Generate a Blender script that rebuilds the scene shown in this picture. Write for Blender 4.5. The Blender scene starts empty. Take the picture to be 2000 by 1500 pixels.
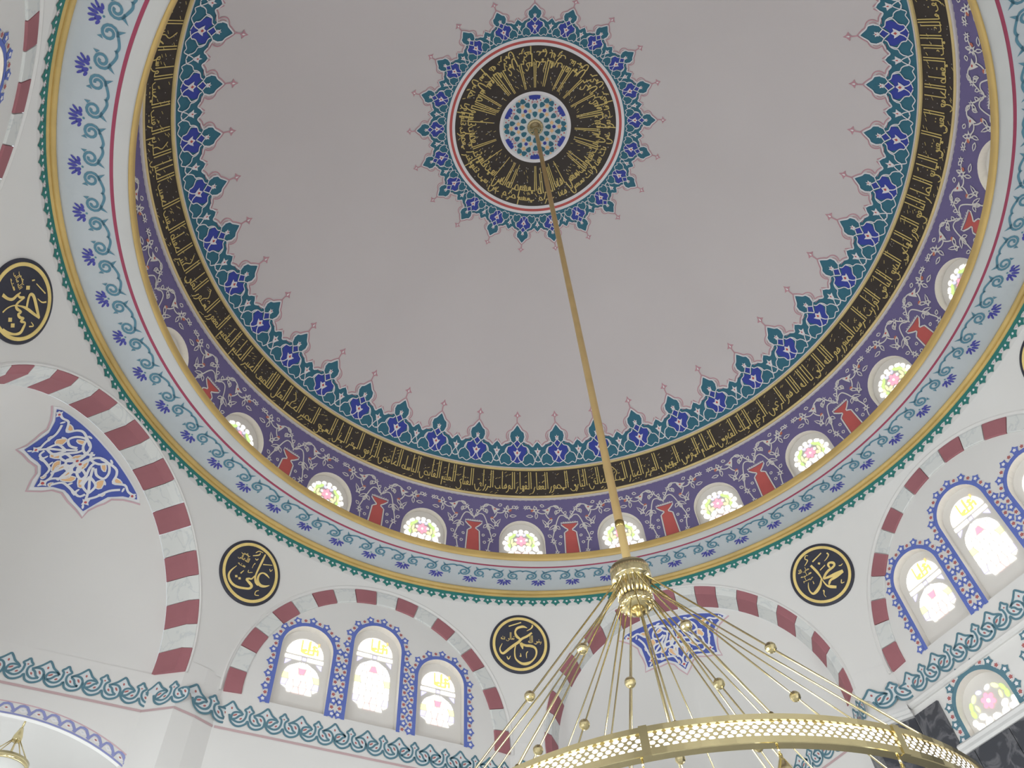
import bpy, math, random
from mathutils import Vector, Matrix
from mathutils.geometry import delaunay_2d_cdt

# ------------------------------------------------------------------ camera, world, light, exposure
scene = bpy.context.scene
COL = scene.collection
ZO = 1.6                                  # eye height above the carpet; all heights below are given from eye level
rad, deg = math.radians, math.degrees
sin, cos, pi = math.sin, math.cos, math.pi

cam_d = bpy.data.cameras.new('camera')
cam = bpy.data.objects.new('camera', cam_d)
COL.objects.link(cam)
cam_d.sensor_fit = 'HORIZONTAL'
cam_d.sensor_width = 36.0
cam_d.lens = 36.0 * 1572.616 / 2000.0
cam_d.clip_start = 0.05
cam_d.clip_end = 200
_yaw, _pit, _rol = -0.16112085, 0.94406685, -0.07892881
F = Vector((cos(_pit) * sin(_yaw), cos(_pit) * cos(_yaw), sin(_pit)))
R0 = Vector((cos(_yaw), -sin(_yaw), 0))
U0 = R0.cross(F)
RV = R0 * cos(_rol) + U0 * sin(_rol)
UV = R0 * -sin(_rol) + U0 * cos(_rol)
M = Matrix((RV, UV, -F)).transposed().to_4x4()
M.translation = Vector((0, -4.53013, ZO))
cam.matrix_world = M
scene.camera = cam

world = bpy.data.worlds.new('sky')
scene.world = world
world.use_nodes = True
_bg = world.node_tree.nodes['Background']
_bg.inputs[0].default_value = (0.86, 0.93, 1.0, 1)
_bg.inputs[1].default_value = 1.0
scene.view_settings.view_transform = 'Standard'
scene.view_settings.look = 'None'
scene.view_settings.gamma = 1.0
scene.view_settings.use_curve_mapping = False
scene.view_settings.exposure = 0.0

WALL_AZ = [41.5, 129.2, 219.5, 310.0]     # directions of the four walls
SQ_AZ = [85.6, 173.2, 264.5, 355.5]       # directions of the four corner squinches

def area_light(name, az, t, z, d, w, h, power, col, tilt=0.0):
    ld = bpy.data.lights.new(name, 'AREA')
    ld.shape = 'RECTANGLE'
    ld.size, ld.size_y = w, h
    ld.energy = power
    ld.color = col
    o = bpy.data.objects.new(name, ld)
    COL.objects.link(o)
    a = rad(az)
    o.location = (cos(a) * d + sin(a) * t, sin(a) * d - cos(a) * t, z + ZO)
    dirv = Vector((-cos(a) * cos(tilt), -sin(a) * cos(tilt), sin(tilt)))
    o.rotation_euler = dirv.to_track_quat('-Z', 'Y').to_euler()
    return o

# added daylight fill below the frame, one pair to a wall, no windows built
for _az, _p, _c in ((41.5, 44, (0.96, 0.98, 1.0)), (129.2, 56, (0.94, 0.98, 1.0)), (219.5, 400, (0.92, 0.98, 1.0)), (310.0, 245, (0.95, 0.98, 1.0))):
    for _t in (-1.9, 1.9):
        area_light('window_daylight', _az, _t, 0.9, 5.5, 1.6, 3.0, _p, _c, rad(-8))

# ------------------------------------------------------------------ materials
MATS = {}
def lin(c):
    return tuple((x / 255 / 12.92) if x / 255 <= 0.04045 else ((x / 255 + 0.055) / 1.055) ** 2.4 for x in c)

def mat(name, rgb, rough=0.75, metal=0.0, var=0.05, scale=3.0, bump=0.0, spec=0.3):
    if name in MATS:
        return MATS[name]
    m = bpy.data.materials.new(name)
    m.use_nodes = True
    nt = m.node_tree
    b = nt.nodes['Principled BSDF']
    b.inputs['Roughness'].default_value = rough
    b.inputs['Metallic'].default_value = metal
    b.inputs['Specular IOR Level'].default_value = spec
    tc = nt.nodes.new('ShaderNodeTexCoord')
    n = nt.nodes.new('ShaderNodeTexNoise')
    n.inputs['Scale'].default_value = scale
    n.inputs['Detail'].default_value = 4
    nt.links.new(tc.outputs['Object'], n.inputs['Vector'])
    r = nt.nodes.new('ShaderNodeValToRGB')
    r.color_ramp.elements[0].position = 0.3
    r.color_ramp.elements[1].position = 0.7
    r.color_ramp.elements[0].color = tuple(c * (1 - var) for c in rgb) + (1,)
    r.color_ramp.elements[1].color = tuple(min(1, c * (1 + var)) for c in rgb) + (1,)
    nt.links.new(n.outputs['Fac'], r.inputs[0])
    nt.links.new(r.outputs[0], b.inputs['Base Color'])
    if bump:
        n2 = nt.nodes.new('ShaderNodeTexNoise')
        n2.inputs['Scale'].default_value = scale * 12
        nt.links.new(tc.outputs['Object'], n2.inputs['Vector'])
        bp = nt.nodes.new('ShaderNodeBump')
        bp.inputs['Strength'].default_value = bump
        bp.inputs['Distance'].default_value = 0.01
        nt.links.new(n2.outputs['Fac'], bp.inputs['Height'])
        nt.links.new(bp.outputs[0], b.inputs['Normal'])
    MATS[name] = m
    return m

def emis(name, rgb, s):
    if name in MATS:
        return MATS[name]
    m = bpy.data.materials.new(name)
    m.use_nodes = True
    nt = m.node_tree
    b = nt.nodes['Principled BSDF']
    b.inputs['Base Color'].default_value = rgb + (1,)
    b.inputs['Roughness'].default_value = 0.15
    b.inputs['Emission Color'].default_value = rgb + (1,)
    b.inputs['Emission Strength'].default_value = s
    m.cycles.emission_sampling = 'NONE'
    MATS[name] = m
    return m

def veined(name, base, vein, scale, lo, hi, rough=0.4):
    m = bpy.data.materials.new(name)
    m.use_nodes = True
    nt = m.node_tree
    b = nt.nodes['Principled BSDF']
    b.inputs['Roughness'].default_value = rough
    tc = nt.nodes.new('ShaderNodeTexCoord')
    n = nt.nodes.new('ShaderNodeTexNoise')
    n.inputs['Scale'].default_value = scale
    n.inputs['Detail'].default_value = 8
    n.inputs['Distortion'].default_value = 1.6
    nt.links.new(tc.outputs['Object'], n.inputs['Vector'])
    r = nt.nodes.new('ShaderNodeValToRGB')
    e = r.color_ramp.elements
    e[0].position, e[0].color = lo, base + (1,)
    e[1].position, e[1].color = hi, base + (1,)
    k = e.new((lo + hi) / 2)
    k.color = vein + (1,)
    nt.links.new(n.outputs['Fac'], r.inputs[0])
    nt.links.new(r.outputs[0], b.inputs['Base Color'])
    MATS[name] = m
    return m

W = 0.76
def pc(px, ref):
    """albedo of a paint seen as pixel px beside white plaster seen as ref"""
    a, b = lin(px), lin(ref)
    return tuple(min(0.9, x / y * W) for x, y in zip(a, b))
DREF, WREF = (158, 151, 150), (188, 186, 182)
mat('dome_plaster', (0.70, 0.652, 0.652), 0.85, var=0.02, scale=0.6)
mat('wall_plaster', (0.77, 0.755, 0.735), 0.85, var=0.02, scale=0.8)
mat('cove_plaster', (0.66, 0.66, 0.65), 0.85, var=0.02)
mat('reveal_plaster', (0.76, 0.73, 0.69), 0.85, var=0.02)
mat('teal_paint', pc((41, 76, 89), DREF), 0.7, var=0.06)
mat('blue_paint', pc((44, 50, 112), DREF), 0.7, var=0.06)
mat('line_white', (0.86, 0.84, 0.86), 0.7, var=0.03)
mat('line_pink', pc((142, 102, 108), DREF), 0.7)
mat('pale_pink', pc((190, 165, 165), DREF), 0.7)
mat('dot_red', pc((140, 62, 60), DREF), 0.7)
mat('band_black', pc((44, 37, 34), DREF), 0.5, var=0.1)
mat('band_gold', pc((160, 137, 96), DREF), 0.45, var=0.1)
mat('letter_gold', pc((152, 130, 80), DREF), 0.5, var=0.1, scale=8)
mat('letter_grey', pc((120, 112, 105), DREF), 0.6)
mat('gold_moulding', pc((172, 144, 86), WREF), 0.4, var=0.12, scale=2, spec=0.5)
mat('purple_paint', pc((86, 75, 105), (168, 160, 158)), 0.7, var=0.04)
mat('vine_white', (0.80, 0.77, 0.73), 0.7)
mat('vase_red', pc((150, 70, 66), (168, 160, 158)), 0.7, var=0.08)
mat('rust_dot', pc((150, 85, 70), (168, 160, 158)), 0.7)
mat('soffit_blue', (0.585, 0.625, 0.66), 0.75, var=0.02)
mat('scroll_teal', pc((72, 106, 120), (172, 170, 168)), 0.7)
mat('scroll_blue', pc((62, 62, 126), (172, 170, 168)), 0.7)
mat('stripe_red', pc((128, 56, 74), (172, 170, 168)), 0.7)
mat('edge_green', pc((42, 98, 92), (178, 175, 172)), 0.7)
mat('voussoir_red', pc((131, 85, 88), (178, 178, 174)), 0.7, var=0.05)
veined('voussoir_white', (0.74, 0.75, 0.73), (0.63, 0.65, 0.65), 2.4, 0.47, 0.53, 0.6)
mat('border_blue', pc((92, 106, 168), (200, 198, 194)), 0.7)
mat('bay_blue', pc((140, 146, 192), (212, 214, 214)), 0.7)
mat('knot_teal', pc((84, 116, 126), (200, 198, 194)), 0.7)
mat('knot_pale', (0.72, 0.76, 0.78), 0.7)
mat('knot_red', pc((160, 96, 92), (200, 198, 194)), 0.7)
mat('line_rose', pc((176, 150, 150), (200, 198, 196)), 0.7)
mat('ochre_paint', pc((190, 158, 116), (176, 180, 176)), 0.7)
mat('star_blue', pc((66, 80, 142), (176, 180, 176)), 0.7)
mat('star_white', (0.84, 0.84, 0.86), 0.7)
mat('star_pink', pc((172, 146, 150), (182, 184, 180)), 0.7)
mat('board_black', pc((50, 50, 58), WREF), 0.45, var=0.15)
mat('board_gold', pc((206, 178, 112), WREF), 0.4, var=0.12, scale=6)
mat('brass', (0.80, 0.69, 0.40), 0.16, 1.0, var=0.06, scale=10)
mat('brass_rod', (0.62, 0.44, 0.20), 0.38, 0.55, var=0.06, scale=4)
mat('brass_satin', (0.78, 0.58, 0.26), 0.34, 0.6, var=0.06, scale=4)
mat('brass_dark', (0.45, 0.33, 0.12), 0.3, 1.0, var=0.1, scale=8)
mat('acrylic_white', (0.92, 0.88, 0.86), 0.3, var=0.02)
mat('frosted_glass', (0.9, 0.9, 0.88), 0.25, var=0.02)
veined('dark_marble', (0.06, 0.063, 0.075), (0.15, 0.15, 0.165), 3.2, 0.42, 0.6, 0.18)
mat('marble_white', (0.74, 0.73, 0.72), 0.5, var=0.04)
mat('carpet_red', (0.39, 0.385, 0.365), 0.95, var=0.15, scale=30, bump=0.2)
emis('glass_white', (1.0, 0.99, 0.95), 1.35)
emis('glass_pink', (0.95, 0.35, 0.45), 1.0)
emis('glass_rose', (1.0, 0.72, 0.72), 1.25)
emis('glass_green', (0.55, 0.78, 0.26), 0.9)
emis('glass_lime', (0.88, 0.90, 0.42), 1.1)
emis('glass_lavender', (0.62, 0.60, 0.88), 1.0)
emis('glass_gold', (0.90, 0.62, 0.22), 0.8)
emis('glass_pearl', (0.86, 0.87, 0.93), 1.02)
emis('glass_amber', (1.0, 0.93, 0.68), 1.15)
emis('glass_clear', (0.98, 0.98, 0.93), 1.25)
MATL = list(MATS)

# ------------------------------------------------------------------ geometry helpers
def smooth(pts, n=4, closed=False):
    out = []
    m = len(pts)
    rng = range(m if closed else m - 1)
    for i in rng:
        g = (lambda k: pts[k % m]) if closed else (lambda k: pts[max(0, min(m - 1, k))])
        p0, p1, p2, p3 = g(i - 1), g(i), g(i + 1), g(i + 2)
        for j in range(n):
            t = j / n
            out.append(tuple(0.5 * (2 * b + (c - a) * t + (2 * a - 5 * b + 4 * c - d) * t * t + (3 * b - a - 3 * c + d) * t ** 3) for a, b, c, d in zip(p0, p1, p2, p3)))
    if not closed:
        out.append(tuple(pts[-1]))
    return out

def inside(x, y, loops):
    c = False
    for l in loops:
        j = len(l) - 1
        for i in range(len(l)):
            xi, yi = l[i][0], l[i][1]
            xj, yj = l[j][0], l[j][1]
            if (yi > y) != (yj > y) and x < (xj - xi) * (y - yi) / (yj - yi) + xi:
                c = not c
            j = i
    return c

def fill2d(loops, step=None):
    """triangulate closed loops (even-odd), optional interior grid of points"""
    vs, es = [], []
    for l in loops:
        k = len(vs)
        vs += [Vector((p[0], p[1])) for p in l]
        es += [(k + i, k + (i + 1) % len(l)) for i in range(len(l))]
    if step:
        sx, sy = step if isinstance(step, tuple) else (step, step)
        x0, x1 = min(v.x for v in vs), max(v.x for v in vs)
        y0, y1 = min(v.y for v in vs), max(v.y for v in vs)
        nx, ny = int((x1 - x0) / sx), int((y1 - y0) / sy)
        for i in range(1, nx + 1):
            for j in range(1, ny + 1):
                x, y = x0 + (x1 - x0) * i / (nx + 1), y0 + (y1 - y0) * j / (ny + 1)
                if inside(x, y, loops):
                    vs.append(Vector((x, y)))
    r = delaunay_2d_cdt(vs, es, [], 0, 1e-7)
    V, T = r[0], r[2]
    tris = []
    for f in T:
        cx = sum(V[i].x for i in f) / len(f)
        cy = sum(V[i].y for i in f) / len(f)
        if inside(cx, cy, loops):
            a, b, c = V[f[0]], V[f[1]], V[f[2]]
            tris.append(tuple(f) if (b - a).cross(c - a) > 0 else tuple(reversed(f)))
    return [(v.x, v.y) for v in V], tris

def stroke2d(pts, w, taper=False, sm=4):
    """quad strip along a line; w a number, or points carry their own third value"""
    p = smooth(pts, sm) if sm and len(pts) > 2 else list(pts)
    n = len(p)
    V, Fs = [], []
    for i in range(n):
        a, b = p[max(0, i - 1)], p[min(n - 1, i + 1)]
        dx, dy = b[0] - a[0], b[1] - a[1]
        l = math.hypot(dx, dy) or 1e-9
        hw = (p[i][2] if len(p[i]) > 2 else w) / 2
        if taper:
            hw *= max(0.15, min(1, 4 * min(i, n - 1 - i) / (n - 1)))
        V.append((p[i][0] - dy / l * hw, p[i][1] + dx / l * hw))
        V.append((p[i][0] + dy / l * hw, p[i][1] - dx / l * hw))
    for i in range(n - 1):
        Fs.append((2 * i, 2 * i + 1, 2 * i + 3, 2 * i + 2))
    return V, Fs

def ellipse(cx, cy, a, b, rot=0, n=8):
    r = rad(rot)
    return [(cx + a * cos(2 * pi * i / n) * cos(r) - b * sin(2 * pi * i / n) * sin(r), cy + a * cos(2 * pi * i / n) * sin(r) + b * sin(2 * pi * i / n) * cos(r)) for i in range(n)]

class MB:
    """collects faces of several materials into one mesh object"""
    def __init__(self):
        self.v, self.f, self.m, self.mats = [], [], [], []
    def mi(self, name):
        if name not in self.mats:
            self.mats.append(name)
        return self.mats.index(name)
    def add(self, V, Fs, m):
        k, mi = len(self.v), self.mi(m)
        self.v += [tuple(v) for v in V]
        for f in Fs:
            self.f.append(tuple(i + k for i in f))
            self.m.append(mi)
    def paint(self, shape, fn, m, layer=1, gap=0.004):
        V, Fs = shape
        self.add([fn(v[0], v[1], gap * layer) for v in V], Fs, m)
    def poly(self, pts, fn, m, layer=1, step=None):
        self.paint(fill2d([pts], step), fn, m, layer)
    def line(self, pts, w, fn, m, layer=2, taper=False, sm=4):
        self.paint(stroke2d(pts, w, taper, sm), fn, m, layer)
    def grid(self, rows, m, closed_u=False):
        """rows: list of equal-length point lists"""
        nv = len(rows[0])
        V = [p for r in rows for p in r]
        Fs = []
        for i in range(len(rows) - 1):
            for j in range(nv if closed_u else nv - 1):
                a, b = i * nv + j, i * nv + (j + 1) % nv
                Fs.append((a, b, b + nv, a + nv))
        self.add(V, Fs, m)
    def box(self, c, s, m, mx=None):
        x, y, z = s[0] / 2, s[1] / 2, s[2] / 2
        V = [Vector((i * x, j * y, k * z)) for i in (-1, 1) for j in (-1, 1) for k in (-1, 1)]
        if mx:
            V = [mx @ v for v in V]
        V = [v + Vector(c) for v in V]
        self.add(V, [(0, 1, 3, 2), (4, 6, 7, 5), (0, 4, 5, 1), (2, 3, 7, 6), (0, 2, 6, 4), (1, 5, 7, 3)], m)
    def tube(self, p, q, r, m, n=8, r2=None):
        p, q = Vector(p), Vector(q)
        d = (q - p).normalized()
        a = d.orthogonal().normalized()
        b = d.cross(a)
        r2 = r if r2 is None else r2
        V = [p + (a * cos(2 * pi * i / n) + b * sin(2 * pi * i / n)) * r for i in range(n)] + [q + (a * cos(2 * pi * i / n) + b * sin(2 * pi * i / n)) * r2 for i in range(n)]
        self.add(V, [(i, (i + 1) % n, n + (i + 1) % n, n + i) for i in range(n)] + [tuple(reversed(range(n))), tuple(range(n, 2 * n))], m)
    def lathe(self, prof, m, n=32, c=(0, 0, 0)):
        """prof: (r, z) list turned about a vertical axis"""
        rows = [[(c[0] + r * cos(2 * pi * i / n), c[1] + r * sin(2 * pi * i / n), c[2] + z) for i in range(n)] for r, z in prof]
        self.grid(rows, m, True)
    def build(self, name, parent=None, rot=0.0, smooth_=False, kind=None, label=None, cat=None, group=None, loc=(0, 0, 0), world=False):
        me = bpy.data.meshes.new(name)
        me.from_pydata([tuple(v) for v in self.v], [], self.f)
        for m in self.mats:
            me.materials.append(MATS[m])
        me.polygons.foreach_set('material_index', self.m)
        if smooth_:
            me.polygons.foreach_set('use_smooth', [True] * len(self.f))
        me.update()
        return place(name, me, parent, rot, kind, label, cat, group, loc, world)

def place(name, me, parent=None, rot=0.0, kind=None, label=None, cat=None, group=None, loc=(0, 0, 0), world=False):
    o = bpy.data.objects.new(name, me)
    COL.objects.link(o)
    o.rotation_euler = (0, 0, rot)
    o.location = loc
    if parent:
        o.parent = parent
        if world:                         # vertices are already in room coordinates
            o.matrix_parent_inverse = Matrix.Rotation(-parent.rotation_euler.z, 4, 'Z')
    for k, v in (('kind', kind), ('label', label), ('category', cat), ('group', group)):
        if v:
            o[k] = v
    return o

def ROT(az):
    return rad(az - 90)

# surfaces, all in a local frame looking along +y (x to the right, z up); an object is then turned by ROT(az)
DR, DZ = 5.626, 7.83                      # dome: radius and height of its centre
PR, PZ = 5.92, 5.95                       # pendentives
def dome(da, el, off=0.0):                # da: degrees to the right, el: elevation in degrees
    r = DR - off
    return (r * cos(rad(el)) * sin(rad(da)), r * cos(rad(el)) * cos(rad(da)), DZ + ZO + r * sin(rad(el)))
def domem(el0):                           # metric stamp on the dome about elevation el0
    return lambda x, y, off: dome(deg(x / (DR * cos(rad(el0)))), el0 + deg(y / DR), off)
def pend(az, z):                          # metric stamp on a pendentive
    e0 = math.asin((z - PZ) / PR)
    def fn(x, y, off):
        e = e0 + y / PR
        a = x / (PR * cos(e0))
        r = PR - off
        return (r * cos(e) * sin(a), r * cos(e) * cos(a), PZ + ZO + r * sin(e))
    return fn
def soffit(z):
    return lambda a, r, off: (r * sin(rad(a)), r * cos(rad(a)), z + ZO - off)
def wallf(d):
    return lambda t, z, off: (t, d - off, z + ZO)
def ringpts(r, z, n=336):
    return [(r * cos(2 * pi * i / n), r * sin(2 * pi * i / n), z + ZO) for i in range(n)]

# traced ornament outlines, in surface coordinates
PAL={'pink':[(-0.004,0.872),(0.049,0.831),(0.107,0.773),(0.142,0.73),(0.211,0.706),(0.261,0.664),(0.277,0.612),(0.265,0.561),(0.236,0.513),(0.307,0.493),(0.372,0.45),(0.399,0.432),(0.44,0.484),(0.481,0.535)],'white':[(-0.006,0.834),(0.038,0.796),(0.09,0.738),(0.119,0.709),(0.17,0.68),(0.187,0.628),(0.192,0.577),(0.163,0.508),(0.23,0.479),(0.306,0.45),(0.381,0.403),(0.427,0.45),(0.485,0.492)],'blue':[(0.001,0.38),(0.053,0.381),(0.108,0.438),(0.151,0.414),(0.222,0.389),(0.238,0.333),(0.209,0.269),(0.149,0.208),(0.138,0.147),(0.095,0.112),(0.01,0.076)],'blue2':[(-0.0,0.517),(0.075,0.468),(0.003,0.393)],'sA':[(0.181,0.577),(0.163,0.508),(0.097,0.464),(0.042,0.411),(0.002,0.363)],'sB':[(0.119,0.456),(0.151,0.414),(0.239,0.389),(0.286,0.329),(0.301,0.269),(0.364,0.244),(0.405,0.192),(0.423,0.132),(0.486,0.11)],'sC':[(0.239,0.381),(0.269,0.286),(0.236,0.252),(0.171,0.208),(0.149,0.165),(0.137,0.122),(0.01,0.071)],'sD':[(0.01,0.23),(0.053,0.145),(0.116,0.095),(0.199,0.037),(0.262,0.055),(0.315,0.076),(0.377,0.046),(0.423,0.123)],'sE':[(-0.0,0.534),(0.075,0.468),(0.097,0.464)],'star':[(0.002,0.35),(0.042,0.3),(0.096,0.309),(0.064,0.257),(0.031,0.213),(0.003,0.204)],'red':[(0.002,0.307),(0.028,0.273),(0.002,0.247)],'lstar':[(-0.005,0.624),(0.012,0.59),(0.052,0.596),(0.035,0.565),(0.041,0.531),(-0.004,0.534)],'lred':[(-0.005,0.59),(0.014,0.575),(-0.004,0.56)],'sstar':[(0.477,0.389),(0.498,0.333),(0.558,0.332),(0.522,0.285),(0.504,0.243),(0.469,0.243)],'sred':[(0.474,0.333),(0.491,0.299),(0.472,0.282)],'sF':[(0.481,0.226),(0.503,0.226),(0.53,0.148),(0.475,0.11)],'fin':[(-0.01,1.094),(0.033,1.036),(0.1,0.993),(0.035,0.98),(-0.008,0.945)],'fini':[(-0.009,1.043),(0.02,0.997),(-0.009,0.976)],'stem':[(-0.007,0.872),(-0.009,0.958)],'pk2':[(0.215,0.646),(0.234,0.586),(0.206,0.534)],'pk3':[(0.191,0.461),(0.306,0.445)],'pk4':[(0.203,0.234),(0.16,0.191)]}
VAS={'V1':[(-0.03,17.87),(0.04,18.15),(0.46,18.38),(0.88,18.79),(1.57,18.79),(2.04,18.12),(2.42,17.08),(2.88,15.7),(3.2,14.65),(3.16,14.11),(2.84,13.36),(2.61,12.08)],'V2':[(0.04,18.15),(0.61,18.94),(1.02,19.44),(1.38,19.98),(2.02,20.54),(2.91,20.63),(3.63,20.25)],'V3':[(3.63,20.07),(4.18,19.4),(5.05,19.38),(5.84,19.88),(7.16,20.39)],'V4':[(4.18,19.4),(3.84,18.65),(3.17,17.97)],'vase':[(-0.08,17.2),(1.38,17.33),(1.39,17.11),(0.49,16.14),(0.59,15.88),(0.99,15.58),(1.3,10.68),(0.21,10.54)],'vasew':[(-0.09,17.41),(1.59,17.53),(1.48,16.98),(0.63,16.11),(0.7,15.95),(1.16,15.65),(1.46,10.7)],'crest':[(-0.12,17.86),(0.12,17.44),(0.32,17.81),(0.51,17.47),(0.72,17.79),(0.91,17.49),(1.13,17.8),(1.54,17.49)],'trump':[(3.09,20.38),(4.16,20.12),(4.78,20.02),(4.0,19.57),(3.75,19.01),(3.38,19.69)],'fl':[(1.38,19.98),(5.84,19.88),(3.08,14.01),(2.61,11.9),(0.45,18.65)],'leaf':[(2.5,17.09),(3.72,16.22),(2.34,16.9),(1.76,16.21),(2.48,16.73),(2.91,15.79),(3.71,16.67),(4.8,18.16),(4.39,16.73),(3.69,17.57),(2.14,19.84),(2.3,19.01),(6.45,18.83),(7.67,18.89),(5.75,19.42),(5.93,18.36),(0.78,18.96),(0.4,19.54),(1.59,20.23),(2.55,20.78),(1.52,19.86),(2.25,19.22),(2.99,18.22),(3.95,17.23),(5.03,20.9),(4.33,20.67),(6.1,20.79),(5.93,19.7),(6.9,20.65),(7.69,20.32),(1.89,14.69),(1.63,15.02),(3.4,14.85),(3.98,15.26),(2.26,13.48),(1.76,13.6)],'reds':[(3.24,18.24),(6.54,19.88),(-3.58,17.84)]}
KNOT={'a':[(-0.137,0.2),(-0.07,0.25),(-0.022,0.302),(0.0,0.322),(0.03,0.294),(0.067,0.247),(0.118,0.215),(0.146,0.185)],'b':[(-0.009,0.16),(0.01,0.104),(0.037,0.063),(0.092,0.032),(0.147,0.04),(0.198,0.076),(0.217,0.115),(0.247,0.056),(0.307,0.032),(0.368,0.049),(0.408,0.086),(0.415,0.141)],'c':[(0.147,0.179),(0.132,0.2),(0.075,0.203),(0.033,0.183),(0.021,0.136),(0.035,0.104),(0.106,0.082),(0.159,0.104),(0.185,0.156),(0.183,0.222),(0.159,0.247),(0.189,0.278),(0.213,0.307),(0.239,0.269),(0.267,0.239),(0.235,0.202),(0.235,0.148),(0.268,0.101),(0.317,0.081),(0.377,0.101)],'d':[(0.04,0.107),(0.077,0.123),(0.115,0.167),(0.147,0.179)],'e':[(0.278,0.186),(0.316,0.164),(0.34,0.121),(0.378,0.098)],'f':[(0.271,0.191),(0.314,0.212),(0.373,0.211),(0.407,0.175),(0.415,0.141)],'g':[(0.031,0.174),(0.043,0.191)],'fill':[(-0.137,0.2),(-0.07,0.25),(-0.022,0.302),(0.0,0.322),(0.03,0.294),(0.067,0.247),(0.13,0.211),(0.159,0.247),(0.189,0.278),(0.213,0.307),(0.239,0.269),(0.267,0.239),(0.278,0.204),(0.314,0.212),(0.373,0.211),(0.407,0.175),(0.415,0.141),(0.408,0.086),(0.368,0.049),(0.307,0.032),(0.247,0.056),(0.218,0.109),(0.198,0.076),(0.147,0.04),(0.092,0.032),(0.037,0.063),(-0.002,0.12),(-0.037,0.19),(-0.09,0.204)],'r1':[(0.036,0.148),(0.082,0.178)],'r2':[(0.118,0.117),(0.145,0.14)],'r3':[(0.275,0.15),(0.296,0.121)],'r4':[(0.351,0.183),(0.38,0.143)],'r5':[(0.0,0.255),(0.006,0.223)],'r6':[(0.211,0.243),(0.214,0.225)]}
KPER=0.424
RND=[[[(279,57,7),(219,81,27),(166,80,20),(128,41,24),(126,-26,34),(154,-77,47),(207,-94,41),(267,-74,27),(316,-35,5)],[(97,334,21),(92,230,31),(85,122,27),(81,24,24),(89,-38,27),(121,-87,34),(167,-107,30)],[(76,-8,17),(46,-72,20),(13,-85,27),(-25,-113,27)],[(-27,-117,20),(33,-133,40),(82,-158,40),(70,-204,30),(8,-236,30),(-92,-268,33),(-176,-266,36),(-240,-229,36),(-272,-174,29),(-262,-103,20),(-218,-13,7)],[(-182,-154,29),(-151,-137,30)],[(-128,-157,30),(-97,-140,30)],[(122,190,14),(250,243,10)],[(-42,284,10),(-7,329,14),(56,338,10)],[(-63,228,12),(15,281,17),(21,319,10)],[(-15,209,10),(12,201,14),(27,228,10)],[(11,149,17),(-3,112,8),(-3,68,7)],[(-39,19,10),(-32,-14,10),(24,16,10)],[(-127,-80,20),(-99,-21,7)],[(235,179,10),(258,153,14),(277,190,8)],[(200,-170,10),(167,-201,13),(171,-250,13),(225,-233,10)],[(-171,131,193),(-171,130,253)]],[[(118,244,5),(64,264,34),(16,259,37),(-39,234,34),(-67,178,27),(-48,116,41),(-9,83,34),(15,66,20)],[(187,172,27),(114,119,34),(32,77,34),(-17,28,40),(-78,-15,40),(-160,-79,40),(-215,-129,37),(-255,-154,33),(-288,-131,27),(-298,-77,17),(-263,-1,5)],[(13,18,40),(29,-26,47),(41,-81,10)],[(16,1,34),(89,-25,37),(163,-31,40),(222,-58,34),(243,-120,27),(223,-195,23),(167,-263,27),(99,-298,46),(33,-302,40),(-25,-273,30),(-70,-220,23),(-81,-138,20),(-73,-63,17),(-59,-28,10)],[(-165,264,17),(28,329,17)],[(110,199,7),(172,234,17),(200,273,24),(191,290,17)],[(-9,-184,10),(10,-191,17),(5,-143,7)],[(93,-216,8),(92,-148,13),(116,-114,13)],[(-196,-196,12),(-174,-239,17),(-143,-188,8)],[(-191,105,229),(-191,104,148)],[(220,62,230),(220,61,149)]],[[(147,28,25),(143,74,31),(175,93,31),(219,69,37),(220,32,31),(175,13,31),(113,3,34),(59,-19,34),(14,-53,31),(-6,-71,25)],[(-6,-71,25),(83,-82,37),(183,-93,56),(285,-98,43)],[(279,-109,25),(165,-126,37),(79,-131,31),(45,-156,31),(25,-182,19)],[(101,-257,37),(36,-216,43),(-2,-181,25),(-18,-130,19),(-26,-76,16),(-30,-1,25),(-45,80,35),(-77,184,32)],[(-31,-51,9),(-68,-111,31),(-113,-153,41),(-172,-187,44),(-225,-196,31),(-250,-148,19),(-245,-86,16),(-216,-21,5)],[(-31,219,19),(139,274,16)],[(9,62,13),(105,95,14)],[(208,236,22),(218,201,19),(172,168,13),(123,150,6)],[(28,165,25),(52,145,32)],[(-156,218,10),(-84,269,16),(-108,304,13),(-82,342,13),(-45,329,6)],[(268,-5,11),(294,-16,15),(328,-6,9)],[(210,-194,12),(187,-239,15),(228,-246,7)],[(-85,-214,22),(-75,-230,19),(-95,-270,9),(-87,-316,6)],[(-151,-32,6),(-155,-74,16)],[(-212,101,224),(-212,100,205)]],[[(275,133,33),(163,153,40),(35,168,39),(-10,141,32),(12,99,28),(90,35,28)],[(282,139,22),(184,82,33),(97,28,32),(38,-30,18),(-14,-109,14),(-33,-194,14),(-26,-272,17)],[(-187,-199,40),(-120,-155,31),(-81,-98,31),(-88,-30,28),(-93,28,14)],[(-90,-20,21),(-49,0,28),(-21,52,18),(-14,-44,24),(7,-86,31),(47,-81,35),(96,-47,18),(98,-96,32),(140,-88,32),(172,-46,18),(179,-98,29),(224,-53,22),(255,-97,32),(280,-158,32),(254,-232,25),(191,-305,32),(127,-349,31)],[(-104,111,42),(-80,156,42)],[(78,-238,42),(104,-194,42)],[(147,-235,42),(174,-190,42)],[(-78,252,11),(79,322,16)],[(78,206,6),(143,242,15),(169,297,22)],[(-137,211,17),(-125,248,14)],[(286,-26,15),(311,29,15),(260,21,7)],[(-233,39,225),(-233,39,204)]]]
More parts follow.
